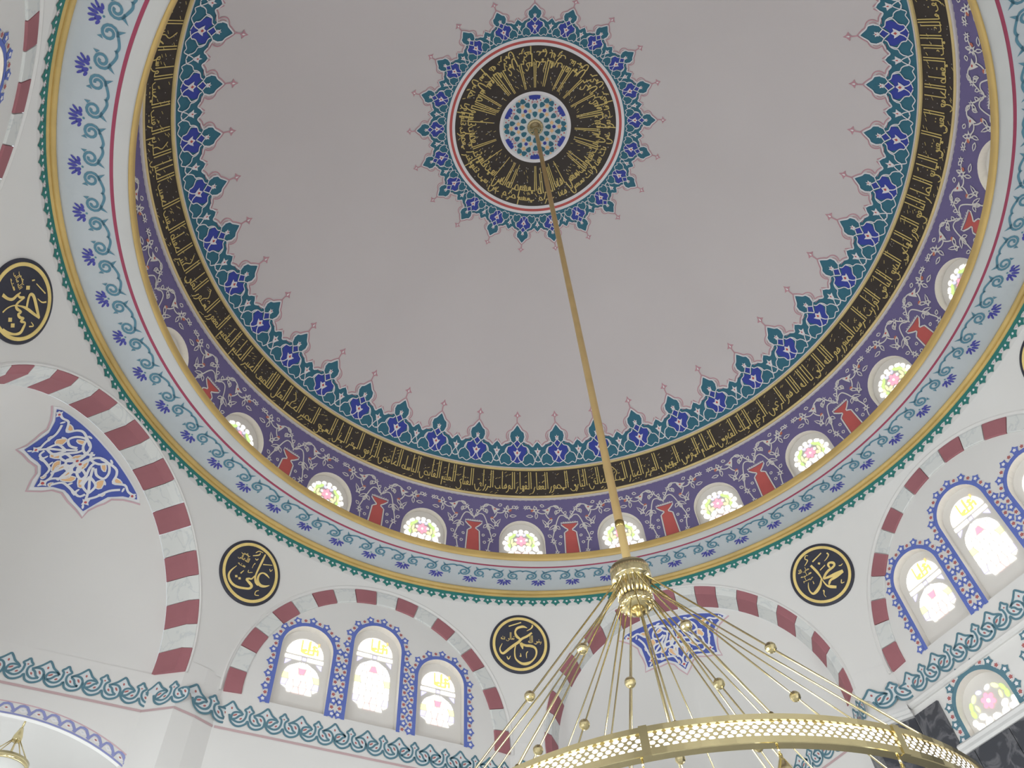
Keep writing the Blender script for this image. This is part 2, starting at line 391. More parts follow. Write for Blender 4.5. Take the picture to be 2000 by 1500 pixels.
STAR={'out':[(0.0,0.962),(0.11,0.875),(0.166,0.796),(0.263,0.755),(0.405,0.784),(0.555,0.786),(0.69,0.802),(0.642,0.694),(0.644,0.572),(0.66,0.488),(0.655,0.391),(0.734,0.273),(0.819,0.182),(0.889,0.111)],'blue':[(-0.002,0.884),(0.124,0.766),(0.243,0.714),(0.329,0.718),(0.443,0.738),(0.62,0.74),(0.61,0.566),(0.607,0.409),(0.694,0.251),(0.821,0.113)],'w':[[(-0.068,0.213),(-0.045,0.374),(-0.122,0.458),(-0.013,0.527),(0.02,0.47),(-0.031,0.383)],[(0.033,0.289),(0.033,0.385),(0.119,0.482),(0.211,0.5),(0.204,0.433),(0.106,0.412)],[(0.033,0.289),(0.098,0.19),(0.219,0.162),(0.329,0.221),(0.362,0.308),(0.276,0.344),(0.188,0.303)],[(0.159,0.313),(0.285,0.435),(0.401,0.523),(0.504,0.631)],[(0.244,0.41),(0.309,0.536),(0.431,0.55)],[(0.244,0.41),(0.391,0.429),(0.435,0.545)],[(0.119,0.188),(0.317,0.131),(0.404,0.166),(0.475,0.254),(0.576,0.152),(0.677,0.158),(0.787,0.113)],[(-0.07,0.677),(-0.037,0.551),(-0.01,0.477),(0.081,0.524),(0.074,0.626),(0.011,0.7),(-0.003,0.794)],[(0.081,0.762),(0.13,0.664),(0.232,0.652),(0.403,0.654),(0.427,0.583)],[(0.489,0.624),(0.527,0.514),(0.539,0.354),(0.599,0.23)],[(0.029,0.21),(-0.059,0.273),(-0.16,0.246),(-0.223,0.151)],[(-0.118,0.269),(-0.14,0.34),(-0.232,0.459),(-0.276,0.548)]],'o':[[(0.196,0.518),(0.24,0.491),(0.326,0.54),(0.292,0.581)],[(0.35,0.39),(0.385,0.315),(0.461,0.399),(0.418,0.446)],[(0.035,0.359),(0.06,0.307),(0.109,0.372),(0.101,0.429)],[(0.172,0.221),(0.216,0.19),(0.293,0.244),(0.243,0.258)],[(-0.184,0.591),(-0.16,0.521),(-0.071,0.586),(-0.093,0.655)],[(0.04,0.602),(0.049,0.522),(0.118,0.569),(0.081,0.631)],[(0.422,0.208),(0.486,0.166),(0.554,0.173),(0.496,0.235)],[(0.051,0.767),(0.069,0.721),(0.098,0.781)],[(0.514,0.476),(0.545,0.396),(0.56,0.451)],[(0.289,0.663),(0.347,0.639),(0.366,0.679)]],'s':[(-0.005,0.792),(0.523,0.639),(0.749,0.137),(-0.031,0.383)]}
# ------------------------------------------------------------------ lettering: a stroke alphabet (x runs in reading direction)
BOWL = [(.06, -.1), (.15, -.25), (.28, -.25), (.36, -.05), (.37, .08)]
HOOK = [(.02, -.06), (.04, -.28), (.2, -.36), (.34, -.26)]
G = {   # shape: (isolated/initial strokes, advance), (medial), (final)
 'alif': (([[(.05, 1), (.05, 0)]], .14), None, ([[(0, 0), (.06, 0), (.07, .3), (.07, 1)]], .16)),
 'lam': (([[(.05, 1), (.05, .06), (.09, 0), (.16, 0)]], .16), ([[(0, 0), (.06, 0), (.06, .3), (.06, 1)], [(.06, 0), (.14, 0)]], .14), ([[(0, 0), (.05, 0), (.05, 1)], [(.05, 0), (.06, -.15), (.14, -.26), (.26, -.26), (.34, -.12)]], .36)),
 'tooth': (([[(.03, .22), (.04, .03), (.12, 0)]], .12), ([[(0, 0), (.05, 0), (.06, .18), (.07, 0), (.12, 0)]], .12), ([[(0, 0), (.06, 0), (.07, .17), (.09, 0), (.3, -.03), (.4, .12)]], .42)),
 'nun': (([[(.03, .22), (.04, .03), (.12, 0)]], .12), ([[(0, 0), (.05, 0), (.06, .18), (.07, 0), (.12, 0)]], .12), ([[(0, 0), (.05, .12)] + BOWL], .4)),
 'ya': (([[(.03, .22), (.04, .03), (.12, 0)]], .12), ([[(0, 0), (.05, 0), (.06, .18), (.07, 0), (.12, 0)]], .12), ([[(0, 0), (.12, .1), (.06, .14), (.02, -.03), (.12, -.2), (.3, -.2), (.4, -.06)]], .42)),
 'ra': (([[(.03, .14), (.09, .02), (.1, -.08), (.22, -.26)]], .17), None, ([[(0, 0), (.08, .02), (.1, -.08), (.22, -.26)]], .17)),
 'dal': (([[(.03, .3), (.13, .1), (.1, 0), (-.02, 0)]], .17), None, ([[(0, 0), (.13, 0), (.05, .3)]], .17)),
 'waw': (([[(.06, .02), (.03, .12), (.09, .2), (.15, .12), (.13, 0), (.2, -.16), (.32, -.24)]], .24), None, ([[(0, 0), (.06, .02), (.03, .12), (.09, .2), (.15, .12), (.13, 0), (.2, -.16), (.32, -.24)]], .24)),
 'ha': (([[(0, .22), (.08, .3), (.22, .2), (.1, .03), (.26, 0)]], .25), ([[(0, 0), (.16, .05), (.02, .24)], [(.02, .24), (.14, .06), (.24, 0)]], .24), ([[(0, 0), (.12, .14), (0, .26)], [(.12, .14)] + HOOK], .34)),
 'sin': (([[(.02, .18), (.03, .02), (.09, 0), (.10, .16), (.12, 0), (.17, 0), (.18, .16), (.2, 0), (.28, 0)]], .28), ([[(0, 0), (.03, .02), (.04, .16), (.06, 0), (.11, .16), (.13, 0), (.18, .16), (.2, 0), (.28, 0)]], .28), ([[(0, 0), (.04, .16), (.06, 0), (.11, .16), (.13, 0), (.18, .16)], [(.18 + x * .9, y) for x, y in BOWL]], .52)),
 'sad': (([[(.0, 0), (.14, .2), (.28, .16), (.26, 0), (.02, 0)], [(.26, 0), (.31, .12), (.33, 0), (.38, 0)]], .38), ([[(0, 0), (.14, .2), (.28, .16), (.26, 0), (.02, 0)], [(.26, 0), (.31, .12), (.33, 0), (.38, 0)]], .38), ([[(0, 0), (.14, .2), (.28, .16), (.26, 0), (.02, 0)], [(.27 + x * .9, y) for x, y in BOWL]], .6)),
 'ta': (([[(.06, .8), (.06, 0)], [(.06, 0), (.18, .2), (.28, .14), (.24, 0), (.0, 0)], [(.24, 0), (.32, 0)]], .32), ([[(.06, .8), (.06, 0)], [(.06, 0), (.18, .2), (.28, .14), (.24, 0), (.0, 0)], [(.24, 0), (.32, 0)]], .32), ([[(.06, .8), (.06, 0)], [(.06, 0), (.18, .2), (.28, .14), (.24, 0), (.0, 0)]], .34)),
 'ain': (([[(.2, .28), (.08, .3), (.04, .2), (.12, .12), (.2, .12)], [(.12, .12), (.04, .04), (.1, 0), (.26, 0)]], .26), ([[(0, 0), (.06, .02), (.02, .16), (.16, .16), (.12, .02), (.2, 0)]], .2), ([[(0, 0), (.06, .02), (.02, .16), (.16, .16), (.12, .02)], [(.12, .02)] + HOOK], .36)),
 'fa': (([[(.1, .02), (.03, .1), (.08, .2), (.15, .12), (.1, 0), (.2, 0)]], .2), ([[(0, 0), (.08, .02), (.03, .14), (.1, .2), (.15, .1), (.08, 0), (.2, 0)]], .2), ([[(0, 0), (.08, .02), (.03, .14), (.1, .2), (.15, .1), (.12, 0), (.34, -.03), (.44, .1)]], .46)),
 'qaf': (([[(.1, .02), (.03, .1), (.08, .2), (.15, .12), (.1, 0), (.2, 0)]], .2), ([[(0, 0), (.08, .02), (.03, .14), (.1, .2), (.15, .1), (.08, 0), (.2, 0)]], .2), ([[(0, 0), (.08, .02), (.03, .14), (.1, .2), (.15, .1)], [(.1 + x, y) for x, y in BOWL]], .5)),
 'kaf': (([[(.28, .85), (.05, .5), (.18, .28), (.2, .05), (.28, 0)]], .28), ([[(0, 0), (.2, .02), (.2, .25), (.04, .5), (.3, .85)], [(.2, 0), (.3, 0)]], .3), ([[(0, 0), (.05, 0), (.06, .9)], [(.05, 0), (.3, 0), (.38, .12)], [(.2, .3), (.14, .24), (.22, .18)]], .42)),
 'mim': (([[(.12, .02), (.03, .08), (.08, .16), (.14, .06), (.08, 0), (.2, 0)]], .2), ([[(0, 0), (.08, 0), (.04, -.1), (.12, -.1), (.1, 0), (.18, 0)]], .18), ([[(0, 0), (.1, .02), (.05, .13), (.14, .12), (.13, 0), (.14, -.35)]], .2)),
 'he': (([[(.1, .28), (.03, .1), (.1, 0), (.2, .08), (.12, .2), (.06, .1), (.16, 0), (.26, 0)]], .26), ([[(0, 0), (.08, 0), (.12, .16), (.03, .14), (.08, 0), (.12, -.14), (.03, -.12), (.08, 0), (.2, 0)]], .2), ([[(0, 0), (.06, .02), (.07, .26), (.16, .12), (.07, .02)]], .2)),
}
LET = {'ا': ('alif', 0), 'ب': ('tooth', -1), 'ت': ('tooth', 2), 'ث': ('tooth', 3), 'ج': ('ha', -1), 'ح': ('ha', 0), 'خ': ('ha', 1), 'د': ('dal', 0), 'ذ': ('dal', 1), 'ر': ('ra', 0), 'ز': ('ra', 1), 'س': ('sin', 0), 'ش': ('sin', 3), 'ص': ('sad', 0), 'ض': ('sad', 1), 'ط': ('ta', 0), 'ظ': ('ta', 1), 'ع': ('ain', 0), 'غ': ('ain', 1), 'ف': ('fa', 1), 'ق': ('qaf', 2), 'ك': ('kaf', 0), 'ل': ('lam', 0), 'م': ('mim', 0), 'ن': ('nun', 1), 'ه': ('he', 0), 'ة': ('he', 2), 'و': ('waw', 0), 'ي': ('ya', -2), 'ى': ('ya', 0), 'ئ': ('ya', 1), 'ؤ': ('waw', 1)}
NOJOIN = set('ادذرزوؤ')
def word(txt):
    """strokes and dots of one word, and its width, in alphabet units"""
    x, st, dots, joined = 0.0, [], [], False
    for i, ch in enumerate(txt):
        shp, nd = LET[ch]
        nxt = i + 1 < len(txt) and ch not in NOJOIN
        g = G[shp]
        if joined:
            v = g[1] if (nxt and g[1]) else g[2]
        else:
            v = g[0] if nxt else (g[2] if shp not in ('alif', 'ra', 'dal', 'waw') else g[0])
        st += [[(x + a, b) for a, b in s] for s in v[0]]
        for k in range(abs(nd)):
            dots.append((x + v[1] * .45 + (k - (abs(nd) - 1) / 2) * .07, (.4 if nd > 0 else -.16) + (.06 if k == 1 and abs(nd) == 3 else 0)))
        x += v[1]
        joined = nxt
    return st, dots, x

def letter(mb, txt, x0, y0, sx, sy, w, fn, m='letter_gold', layer=2, flip=1, marks=None, sm=3):
    """writes a word; flip -1 lets x run to the left of the local frame (right-to-left script)"""
    st, dots, wd = word(txt)
    for s in st:
        mb.line([(flip * (x0 + a * sx), y0 + b * sy) for a, b in s], w, fn, m, layer, sm=sm)
    for a, b in dots:
        mb.poly(ellipse(flip * (x0 + a * sx), y0 + b * sy, w * .95, w * .95, 0, 4), fn, m, layer)
    return wd * sx

def block(mb, lines, cx, cy, w, h, lw, fn, m, layer=3):
    """small lettering stacked in a block"""
    n = len(lines)
    for i, l in enumerate(lines):
        wd = sum(word(a)[2] + .1 for a in l.split())
        ww = w * (0.72 + 0.28 * sin(pi * (i + .5) / n))
        sx, x = ww / wd, -ww / 2
        for a in l.split():
            letter(mb, a, x - cx, cy + h / 2 - h * (i + .78) / n, sx, h / n * .74, lw, fn, m, layer, -1, sm=2)
            x += (word(a)[2] + .1) * sx

NAMES = 'هو الله الذي لا اله الا هو الرحمن الرحيم الملك القدوس السلام المؤمن المهيمن العزيز الجبار المتكبر الخالق البارئ المصور الغفار القهار الوهاب الرزاق الفتاح العليم القابض الباسط الخافض الرافع المعز المذل السميع البصير الحكم العدل اللطيف الخبير الحليم العظيم الغفور الشكور العلي الكبير الحفيظ المقيت الحسيب الجليل الكريم الرقيب المجيب الواسع الحكيم الودود المجيد الباعث الشهيد الحق الوكيل القوي المتين الولي الحميد المحصي المبدئ المعيد المحيي المميت الحي القيوم الواجد الماجد الواحد الصمد القادر المقتدر المقدم المؤخر الاول الاخر الظاهر الباطن الوالي المتعالي البر التواب المنتقم العفو الرؤف مالك الملك المقسط الجامع الغني المغني المانع الضار النافع النور الهادي البديع الباقي الوارث الرشيد الصبور'.split()
FATIHA = 'بسم الله الرحمن الرحيم الحمد لله رب العالمين الرحمن الرحيم مالك يوم الدين اياك نعبد واياك نستعين اهدنا الصراط المستقيم صراط الذين انعمت عليهم غير المغضوب عليهم ولا الضالين'.split()
rnd = random.Random(7)

# ------------------------------------------------------------------ the dome
def ring_surface(mb, profile, m, n=336):
    """profile (r, z) list, faces looking into the room"""
    rows = [ringpts(r, z, n) for r, z in profile]
    mb.grid(rows, m, True)
def el_prof(e0, e1, n, off=0.0):
    return [((DR - off) * cos(rad(e0 + (e1 - e0) * i / n)), DZ + (DR - off) * sin(rad(e0 + (e1 - e0) * i / n))) for i in range(n + 1)]

mb = MB()
ring_surface(mb, el_prof(21.8, 89.99, 60), 'dome_plaster')
ceiling = mb.build('ceiling', smooth_=True, kind='structure', label='pale plaster dome with painted borders and inscription bands')

mb = MB()
ring_surface(mb, el_prof(22.6, 27.5, 6, 0.004), 'band_black')
blk = mb.build('inscription_band', ceiling, smooth_=True)
def torus_band(name, e0, e1, h, m, parent):
    mb = MB()
    prof = []
    for i in range(7):
        a = pi * i / 6
        e = e0 + (e1 - e0) * (1 - cos(a)) / 2
        r = DR - h * sin(a) - 0.002
        prof.append((r * cos(rad(e)), DZ + r * sin(rad(e))))
    ring_surface(mb, prof, m)
    return mb.build(name, parent, smooth_=True)
torus_band('white_moulding', 21.85, 22.28, 0.03, 'dome_plaster', ceiling)
torus_band('gold_moulding', 22.25, 22.72, 0.03, 'band_gold', ceiling)
torus_band('gold_moulding', 27.38, 27.8, 0.035, 'band_gold', ceiling)
torus_band('white_moulding', 27.75, 28.05, 0.03, 'dome_plaster', ceiling)

# inscription band, one object to a name
wid = [word(w)[2] + .12 for w in NAMES]
tot = sum(wid)
i0 = NAMES.index('المصور')
acc = [sum(wid[:i]) for i in range(len(wid))]
for i, w in enumerate(NAMES):
    azs = 98.0 + (acc[i] - acc[i0]) / tot * 360
    wdeg = (wid[i] - .07) / tot * 360
    sx = wdeg / word(w)[2]
    mb = MB()
    fn = lambda x, y, off: dome(x, 24.0 + deg(y / DR), off)
    st, dots, wd = word(w)
    yo = rnd.uniform(-.01, .01)
    for s in st:
        pts = [(-(a * sx), b * .31 + yo) for a, b in s]
        p = smooth(pts, 3) if len(pts) > 2 else pts
        # widths are metric: scale degrees to metres while drawing the strip
        k = DR * cos(rad(25)) * pi / 180
        V, Fs = stroke2d([(a * k, b) for a, b in p], .0145, sm=0)
        mb.paint((([(a / k, b) for a, b in V]), Fs), fn, 'letter_gold', 3)
    k = DR * cos(rad(25)) * pi / 180
    for a, b in dots:
        mb.paint(fill2d([[(x / k, y) for x, y in ellipse(-a * sx * k, b * .3 + yo, .011, .011, 0, 4)]]), fn, 'letter_gold', 3)
    for q in range(max(4, int(wd * 9))):
        xx, yy = -rnd.uniform(0, wd) * sx * k, rnd.choice((-.1, -.085, .1, .14, .18, .22, .25, .28)) + rnd.uniform(-.012, .012)
        if rnd.random() < .45:
            V, Fs = stroke2d([(xx - .02, yy - .012), (xx + .02, yy + .012)], .008, sm=0)
            mb.paint((([(a / k, b) for a, b in V]), Fs), fn, 'letter_gold', 3)
        else:
            mb.paint(fill2d([[(x / k, y) for x, y in ellipse(xx, yy, .008, .008, 0, 4)]]), fn, 'letter_grey', 3)
    mb.build('inscription_word', blk, ROT(azs))

# palmette border of the dome (42) and of the crown medallion (21): one unit, two scales
def palmette(fn, k):
    """fn(u, v, off): u in units of the period, v in units of the height; k scales line widths"""
    mb = MB()
    def mir(p):
        return [(-x, y) for x, y in p]
    kx, ky = k
    def line(key, w, m, layer=3, both=True):
        for pts in ((PAL[key], mir(PAL[key])) if both else (PAL[key],)):
            V, Fs = stroke2d([(x * kx, y * ky) for x, y in smooth(pts, 3)], w, sm=0)
            mb.paint(([(x / kx, y / ky) for x, y in V], Fs), fn, m, layer)
    wq = kx / .74
    outl = PAL['white'][:-1] + [(.5, .492)]
    half = smooth(outl, 2)
    poly = [(x, y) for x, y in half if 0 <= x <= .5] + [(.5, 0.0), (.25, 0), (0.0, 0.0)]
    poly = [(0.0, .834)] + [p for p in poly if p[0] > .004 or p[1] == 0]
    full = poly + [(-x, y) for x, y in reversed(poly) if x > 1e-6]
    mb.paint(fill2d([full], (.12, .12)), fn, 'teal_paint', 1)
    line('pink', .016 * wq, 'line_pink', 2)
    line('white', .02 * wq, 'line_white', 3)
    for key, m, ly in (('blue', 'blue_paint', 2), ('blue2', 'blue_paint', 2), ('star', 'line_white', 4), ('red', 'dot_red', 5), ('lstar', 'line_white', 4), ('lred', 'dot_red', 5), ('fin', 'line_pink', 2), ('fini', 'pale_pink', 3)):
        p = [(max(0, x), y) for x, y in PAL[key]]
        p = [(0.0, p[0][1])] + p[1:-1] + [(0.0, p[-1][1])]
        mb.paint(fill2d([p + [(-x, y) for x, y in reversed(p[1:-1])]]), fn, m, ly)
    for s in (1, -1):
        x0 = PAL['sstar'][0][0]
        for key, m, ly in (('sstar', 'line_white', 4), ('sred', 'dot_red', 5)):
            p = [(s * (.5 - (x - x0)), y) for x, y in PAL[key]]
            p[0] = (s * .5, p[0][1]); p[-1] = (s * .5, p[-1][1])
            mb.paint(fill2d([p]), fn, m, ly)
    for key in ('sA', 'sB', 'sC', 'sD', 'sE'):
        line(key, .015 * wq, 'line_white', 4)
    for key in ('pk2', 'pk3', 'pk4'):
        line(key, .01 * wq, 'line_pink', 4)
    line('stem', .02 * wq, 'line_pink', 2, False)
    for s in (1, -1):
        pts = [(s * .5, .24), (s * .47, .21), (s * .43, .125), (s * .5, .1)]
        V, Fs = stroke2d([(x * kx, y * ky) for x, y in smooth(pts, 3)], .014 * wq, sm=0)
        mb.paint(([(x / kx, y / ky) for x, y in V], Fs), fn, 'line_white', 4)
    return mb

pal = palmette(lambda u, v, off: dome(u * 8.5714, 28.05 + 9.65 * v, off), (.70, .95))
first = None
for i in range(42):
    az = 5.1 + i * 360 / 42
    if first is None:
        first = pal.build('palmette', ceiling, ROT(az))
    else:
        place('palmette', first.data, ceiling, ROT(az))

# crown medallion: rings, inscription and star pattern
def cap_ring(name, r0, r1, m, off, parent, n=168):
    mb = MB()
    e0, e1 = deg(math.acos(r0 / DR)) if r0 < DR else 0, deg(math.acos(r1 / DR))
    ring_surface(mb, el_prof(e0, e1, 4, off), m, n)
    return mb.build(name, parent, smooth_=True)
cap_ring('white_ring', 1.475, 1.425, 'line_white', .004, ceiling)
cap_ring('red_ring', 1.43, 1.388, 'dot_red', .006, ceiling)
cap_ring('white_ring', 1.39, 1.335, 'line_white', .004, ceiling)
crown = cap_ring('crown_inscription_disc', 1.34, 0.58, 'band_black', .005, ceiling)
cap_ring('white_ring', .60, .545, 'line_white', .008, ceiling)
rosette = cap_ring('crown_rosette', .55, .005, 'knot_pale', .004, ceiling)
pal2 = palmette(lambda u, v, off: dome(-u * 17.143, 74.8 - 6.4 * v, off), (.50, .63))
first = None
for i in range(21):
    az = 6.9 + i * 360 / 21
    if first is None:
        first = pal2.build('crown_petal', ceiling, ROT(az))
    else:
        place('crown_petal', first.data, ceiling, ROT(az))

def apex(x, y, off):                      # x: degrees to the right, y: radius
    return dome(x, deg(math.acos(min(1, y / DR))), off)
fw = [word(w)[2] + .06 for w in FATIHA]
ft = sum(fw)
fi = FATIHA.index('الصراط')
for i, w in enumerate(FATIHA):
    azs = 84 + (sum(fw[:i]) - sum(fw[:fi])) / ft * 360
    st, dots, wd = word(w)
    sx = (fw[i] - .02) / ft * 360 / wd
    mb = MB()
    def put(pts, wdt):
        p = smooth(pts, 3) if len(pts) > 2 else pts
        k = pi / 180 * 1.0
        V, Fs = stroke2d([(a * k, b) for a, b in p], wdt, sm=0)
        mb.paint(([(a / k, b) for a, b in V], Fs), apex, 'letter_gold', 3)
    yo = rnd.uniform(-.03, .03)
    for s in st:
        put([(-a * sx, 1.1 + yo - b * .42) for a, b in s], .016)
    # the second, smaller line that rides above the long uprights
    for s in st:
        put([(-a * sx * .9 - sx * wd * .05, 1.245 - min(b, .5) * .26) for a, b in s if b < .75] or [(-.3 * sx, 1.27), (-.3 * sx - 3, 1.2)], .014)
    for q in range(int(wd * 16)):
        xx, yy = -rnd.uniform(0, wd) * sx, rnd.uniform(.68, 1.3)
        k = pi / 180
        if rnd.random() < .4:
            put([(xx, yy - .02), (xx + 1.2, yy + .02)], .009)
        else:
            mb.paint(fill2d([[(x / k / yy, y) for x, y in ellipse(xx * k * yy, yy, .011, .011, 0, 4)]]), apex, 'letter_grey', 3)
    mb.build('inscription_word', crown, ROT(azs))

mb = MB()
def flat(x, y, off):
    r = math.hypot(x, y)
    return dome(deg(math.atan2(x, y)), deg(math.acos(min(1, max(r, 1e-5) / DR))), off)
def drop(cx, cy, a, l, w, m, ly=3):       # a teardrop petal pointing along angle a
    pts = []
    for i in range(9):
        t = i / 8 * 2 * pi
        px, py = cos(t) * l, sin(t) * w * (1 - .45 * cos(t))
        pts.append((cx + px * cos(a) - py * sin(a), cy + px * sin(a) + py * cos(a)))
    mb.poly(pts[:-1], flat, m, ly)
def star(cx, cy, r, n, m, ly=3, a0=0):
    mb.poly([(cx + (r if i % 2 == 0 else r * .45) * cos(a0 + pi * i / n), cy + (r if i % 2 == 0 else r * .45) * sin(a0 + pi * i / n)) for i in range(2 * n)], flat, m, ly)
AX = rad(101)
for k in range(12):
    a = AX + 2 * pi * k / 12
    drop(.217 * cos(a), .217 * sin(a), a + pi, .052, .042, 'teal_paint')
for k in range(6):
    a = AX + 2 * pi * k / 6
    pts = [(.542 * cos(a + d), .542 * sin(a + d)) for d in (-.17, -.08, 0, .08, .17)] + [(rr * cos(a + d), rr * sin(a + d)) for rr, d in ((.5, .19), (.47, .15), (.482, .1), (.452, .06), (.47, 0), (.452, -.06), (.482, -.1), (.47, -.15), (.5, -.19))]
    mb.poly(pts, flat, 'blue_paint', 3)
    for d, rr, tip in ((0, .353, 0), (-.307, .389, -.25), (.307, .389, .25), (-.42, .475, -.9), (.42, .475, .9)):
        drop(rr * cos(a + d), rr * sin(a + d), a + pi + tip + d, .05, .042, 'teal_paint')
    for d, rr in ((-.21, .462), (.21, .462), (-.1, .43), (.1, .43), (-.3, .5), (.3, .5)):
        star(rr * cos(a + d), rr * sin(a + d), .02, 3, 'dot_red', 3, a)
    for d in (-.287, .287):
        star(.288 * cos(a + d), .288 * sin(a + d), .047, 5, 'ochre_paint', 3, a + d)
    star(.405 * cos(a + pi / 6), .405 * sin(a + pi / 6), .05, 5, 'ochre_paint', 3, a)
    mb.poly(ellipse(.318 * cos(a + pi / 6), .318 * sin(a + pi / 6), .033, .033, 0, 6), flat, 'blue_paint', 3)
    star(.515 * cos(a + pi / 6), .515 * sin(a + pi / 6), .026, 4, 'ochre_paint', 3, a)
    mb.line([(.54 * cos(a - .2), .54 * sin(a - .2)), (.43 * cos(a - .03), .43 * sin(a - .03)), (.40 * cos(a + .16), .40 * sin(a + .16))], .007, flat, 'line_pink', 2, sm=0)
    mb.line([(.54 * cos(a + .2), .54 * sin(a + .2)), (.43 * cos(a + .03), .43 * sin(a + .03)), (.40 * cos(a - .16), .40 * sin(a - .16))], .007, flat, 'line_pink', 2, sm=0)
mb.build('star_pattern', rosette)

# ------------------------------------------------------------------ drum: 21 purple panels with a window each
HW, SPR, TOPEL, BOTEL = 4.0, 14.15, 18.05, 3.6
hole = [(-HW, BOTEL + 1.5)] + [(-HW, e) for e in (8, 11, 13)] + [(-HW * cos(pi * i / 20), SPR + (TOPEL - SPR) * sin(pi * i / 20)) for i in range(21)] + [(HW, e) for e in (13, 11, 8)] + [(HW, BOTEL + 1.5)]
S2 = 360 / 42
edge = [(-S2 + 2 * S2 * i / 16, 21.9) for i in range(17)]
outer = edge + [(S2, 21.9 + (BOTEL - 21.9) * i / 12) for i in range(1, 13)] + [(S2 - 2 * S2 * i / 16, BOTEL) for i in range(1, 17)] + [(-S2, BOTEL + (21.9 - BOTEL) * i / 12) for i in range(1, 12)]
mb = MB()
mb.paint(fill2d([outer, hole], (1.4, 1.4)), lambda x, y, off: dome(x, y, off), 'purple_paint', 0)
panel0 = None

# painted vases and vines, centred between two windows
vb = MB()
VF = lambda x, y, off: dome(x, y, off)
KX = DR * cos(rad(17)) * pi / 180
KY = DR * pi / 180
def vline(pts, w, m='vine_white', layer=2, sm=3, taper=False):
    p = smooth(pts, sm) if len(pts) > 2 and sm else pts
    V, Fs = stroke2d([(x * KX, y * KY) for x, y in p], w, taper, 0)
    vb.paint(([(x / KX, y / KY) for x, y in V], Fs), VF, m, layer)
def vshape(pts, m, layer=3):
    vb.paint(fill2d([[(x / KX, y / KY) for x, y in pts]]), VF, m, layer)
def vleaf(a, b, w, s=1):
    ax, ay, bx, by = a[0] * KX * s, a[1] * KY, b[0] * KX * s, b[1] * KY
    dx, dy = bx - ax, by - ay
    l = math.hypot(dx, dy)
    nx, ny = -dy / l * w, dx / l * w
    loop = [(ax, ay), (ax + dx * .35 + nx, ay + dy * .35 + ny), (ax + dx * .7 + nx * .8, ay + dy * .7 + ny * .8), (bx, by), (ax + dx * .7 - nx * .8, ay + dy * .7 - ny * .8), (ax + dx * .35 - nx, ay + dy * .35 - ny)]
    V, Fs = stroke2d(loop + [loop[0]], .014, sm=0)
    vb.paint(([(x / KX, y / KY) for x, y in V], Fs), VF, 'vine_white', 3)
def vflower(c, r, s=1):
    cx, cy = c[0] * KX * s, c[1] * KY
    pts = []
    for i in range(12):
        q = r if i % 2 == 0 else r * .42
        pts.append((cx + q * cos(pi * i / 6 + .3), cy + q * sin(pi * i / 6 + .3)))
    vshape(pts, 'vine_white', 3)
    vshape(ellipse(cx, cy, r * .24, r * .24, 0, 6), 'purple_paint', 4)
VAS['vase'] = [(0, 17.2), (1.3, 17.25), (1.3, 17.08), (.8, 16.6), (.3, 16.2), (.3, 15.95), (.62, 15.75), (.92, 15.5), (1.15, 10.6), (0, 10.6)]
VAS['vasew'] = [(0, 17.38), (1.52, 17.42), (1.45, 17.0), (.9, 16.5), (.42, 16.15), (.42, 15.98), (.72, 15.82), (1.06, 15.55), (1.3, 10.6)]
for s in (1, -1):
    for key in ('V1', 'V2', 'V3', 'V4'):
        vline([(x * s, y) for x, y in VAS[key]], .018)
    vline([(x * s, y) for x, y in VAS['vasew']], .02, sm=0)
    for i in range(3):
        a, b, c = VAS['crest'][2 * i:2 * i + 3]
        vshape([(p[0] * KX * s, p[1] * KY) for p in ((a[0] - .05, a[1]), b, (c[0], c[1] - .1), (c[0] - .06, c[1] - .45))][::s], 'vine_white')
    vb.paint(fill2d([[(x * s, y) for x, y in VAS['trump']]]), VF, 'vine_white', 3)
    vshape(ellipse(3.75 * KX * s, 19.95 * KY, .02, .014, 0, 6), 'vase_red', 4)
    lf = VAS['leaf']
    for i in range(0, len(lf), 2):
        vleaf(lf[i], lf[i + 1], .022, s)
    for j, c in enumerate(VAS['fl']):
        vflower(c, (.05, .075, .062, .05, .035)[j], s)
    for c in VAS['reds'][:2]:
        vshape(ellipse(c[0] * KX * s, c[1] * KY, .03, .024, 30, 6), 'rust_dot', 3)
    vflower((7.75, 20.45), .05, s)
p = [(max(0, x), y) for x, y in VAS['vase']]
p[0] = (0.0, p[0][1]); p[-1] = (0.0, p[-1][1])
vb.paint(fill2d([p + [(-x, y) for x, y in reversed(p[1:-1])]]), VF, 'vase_red', 1)

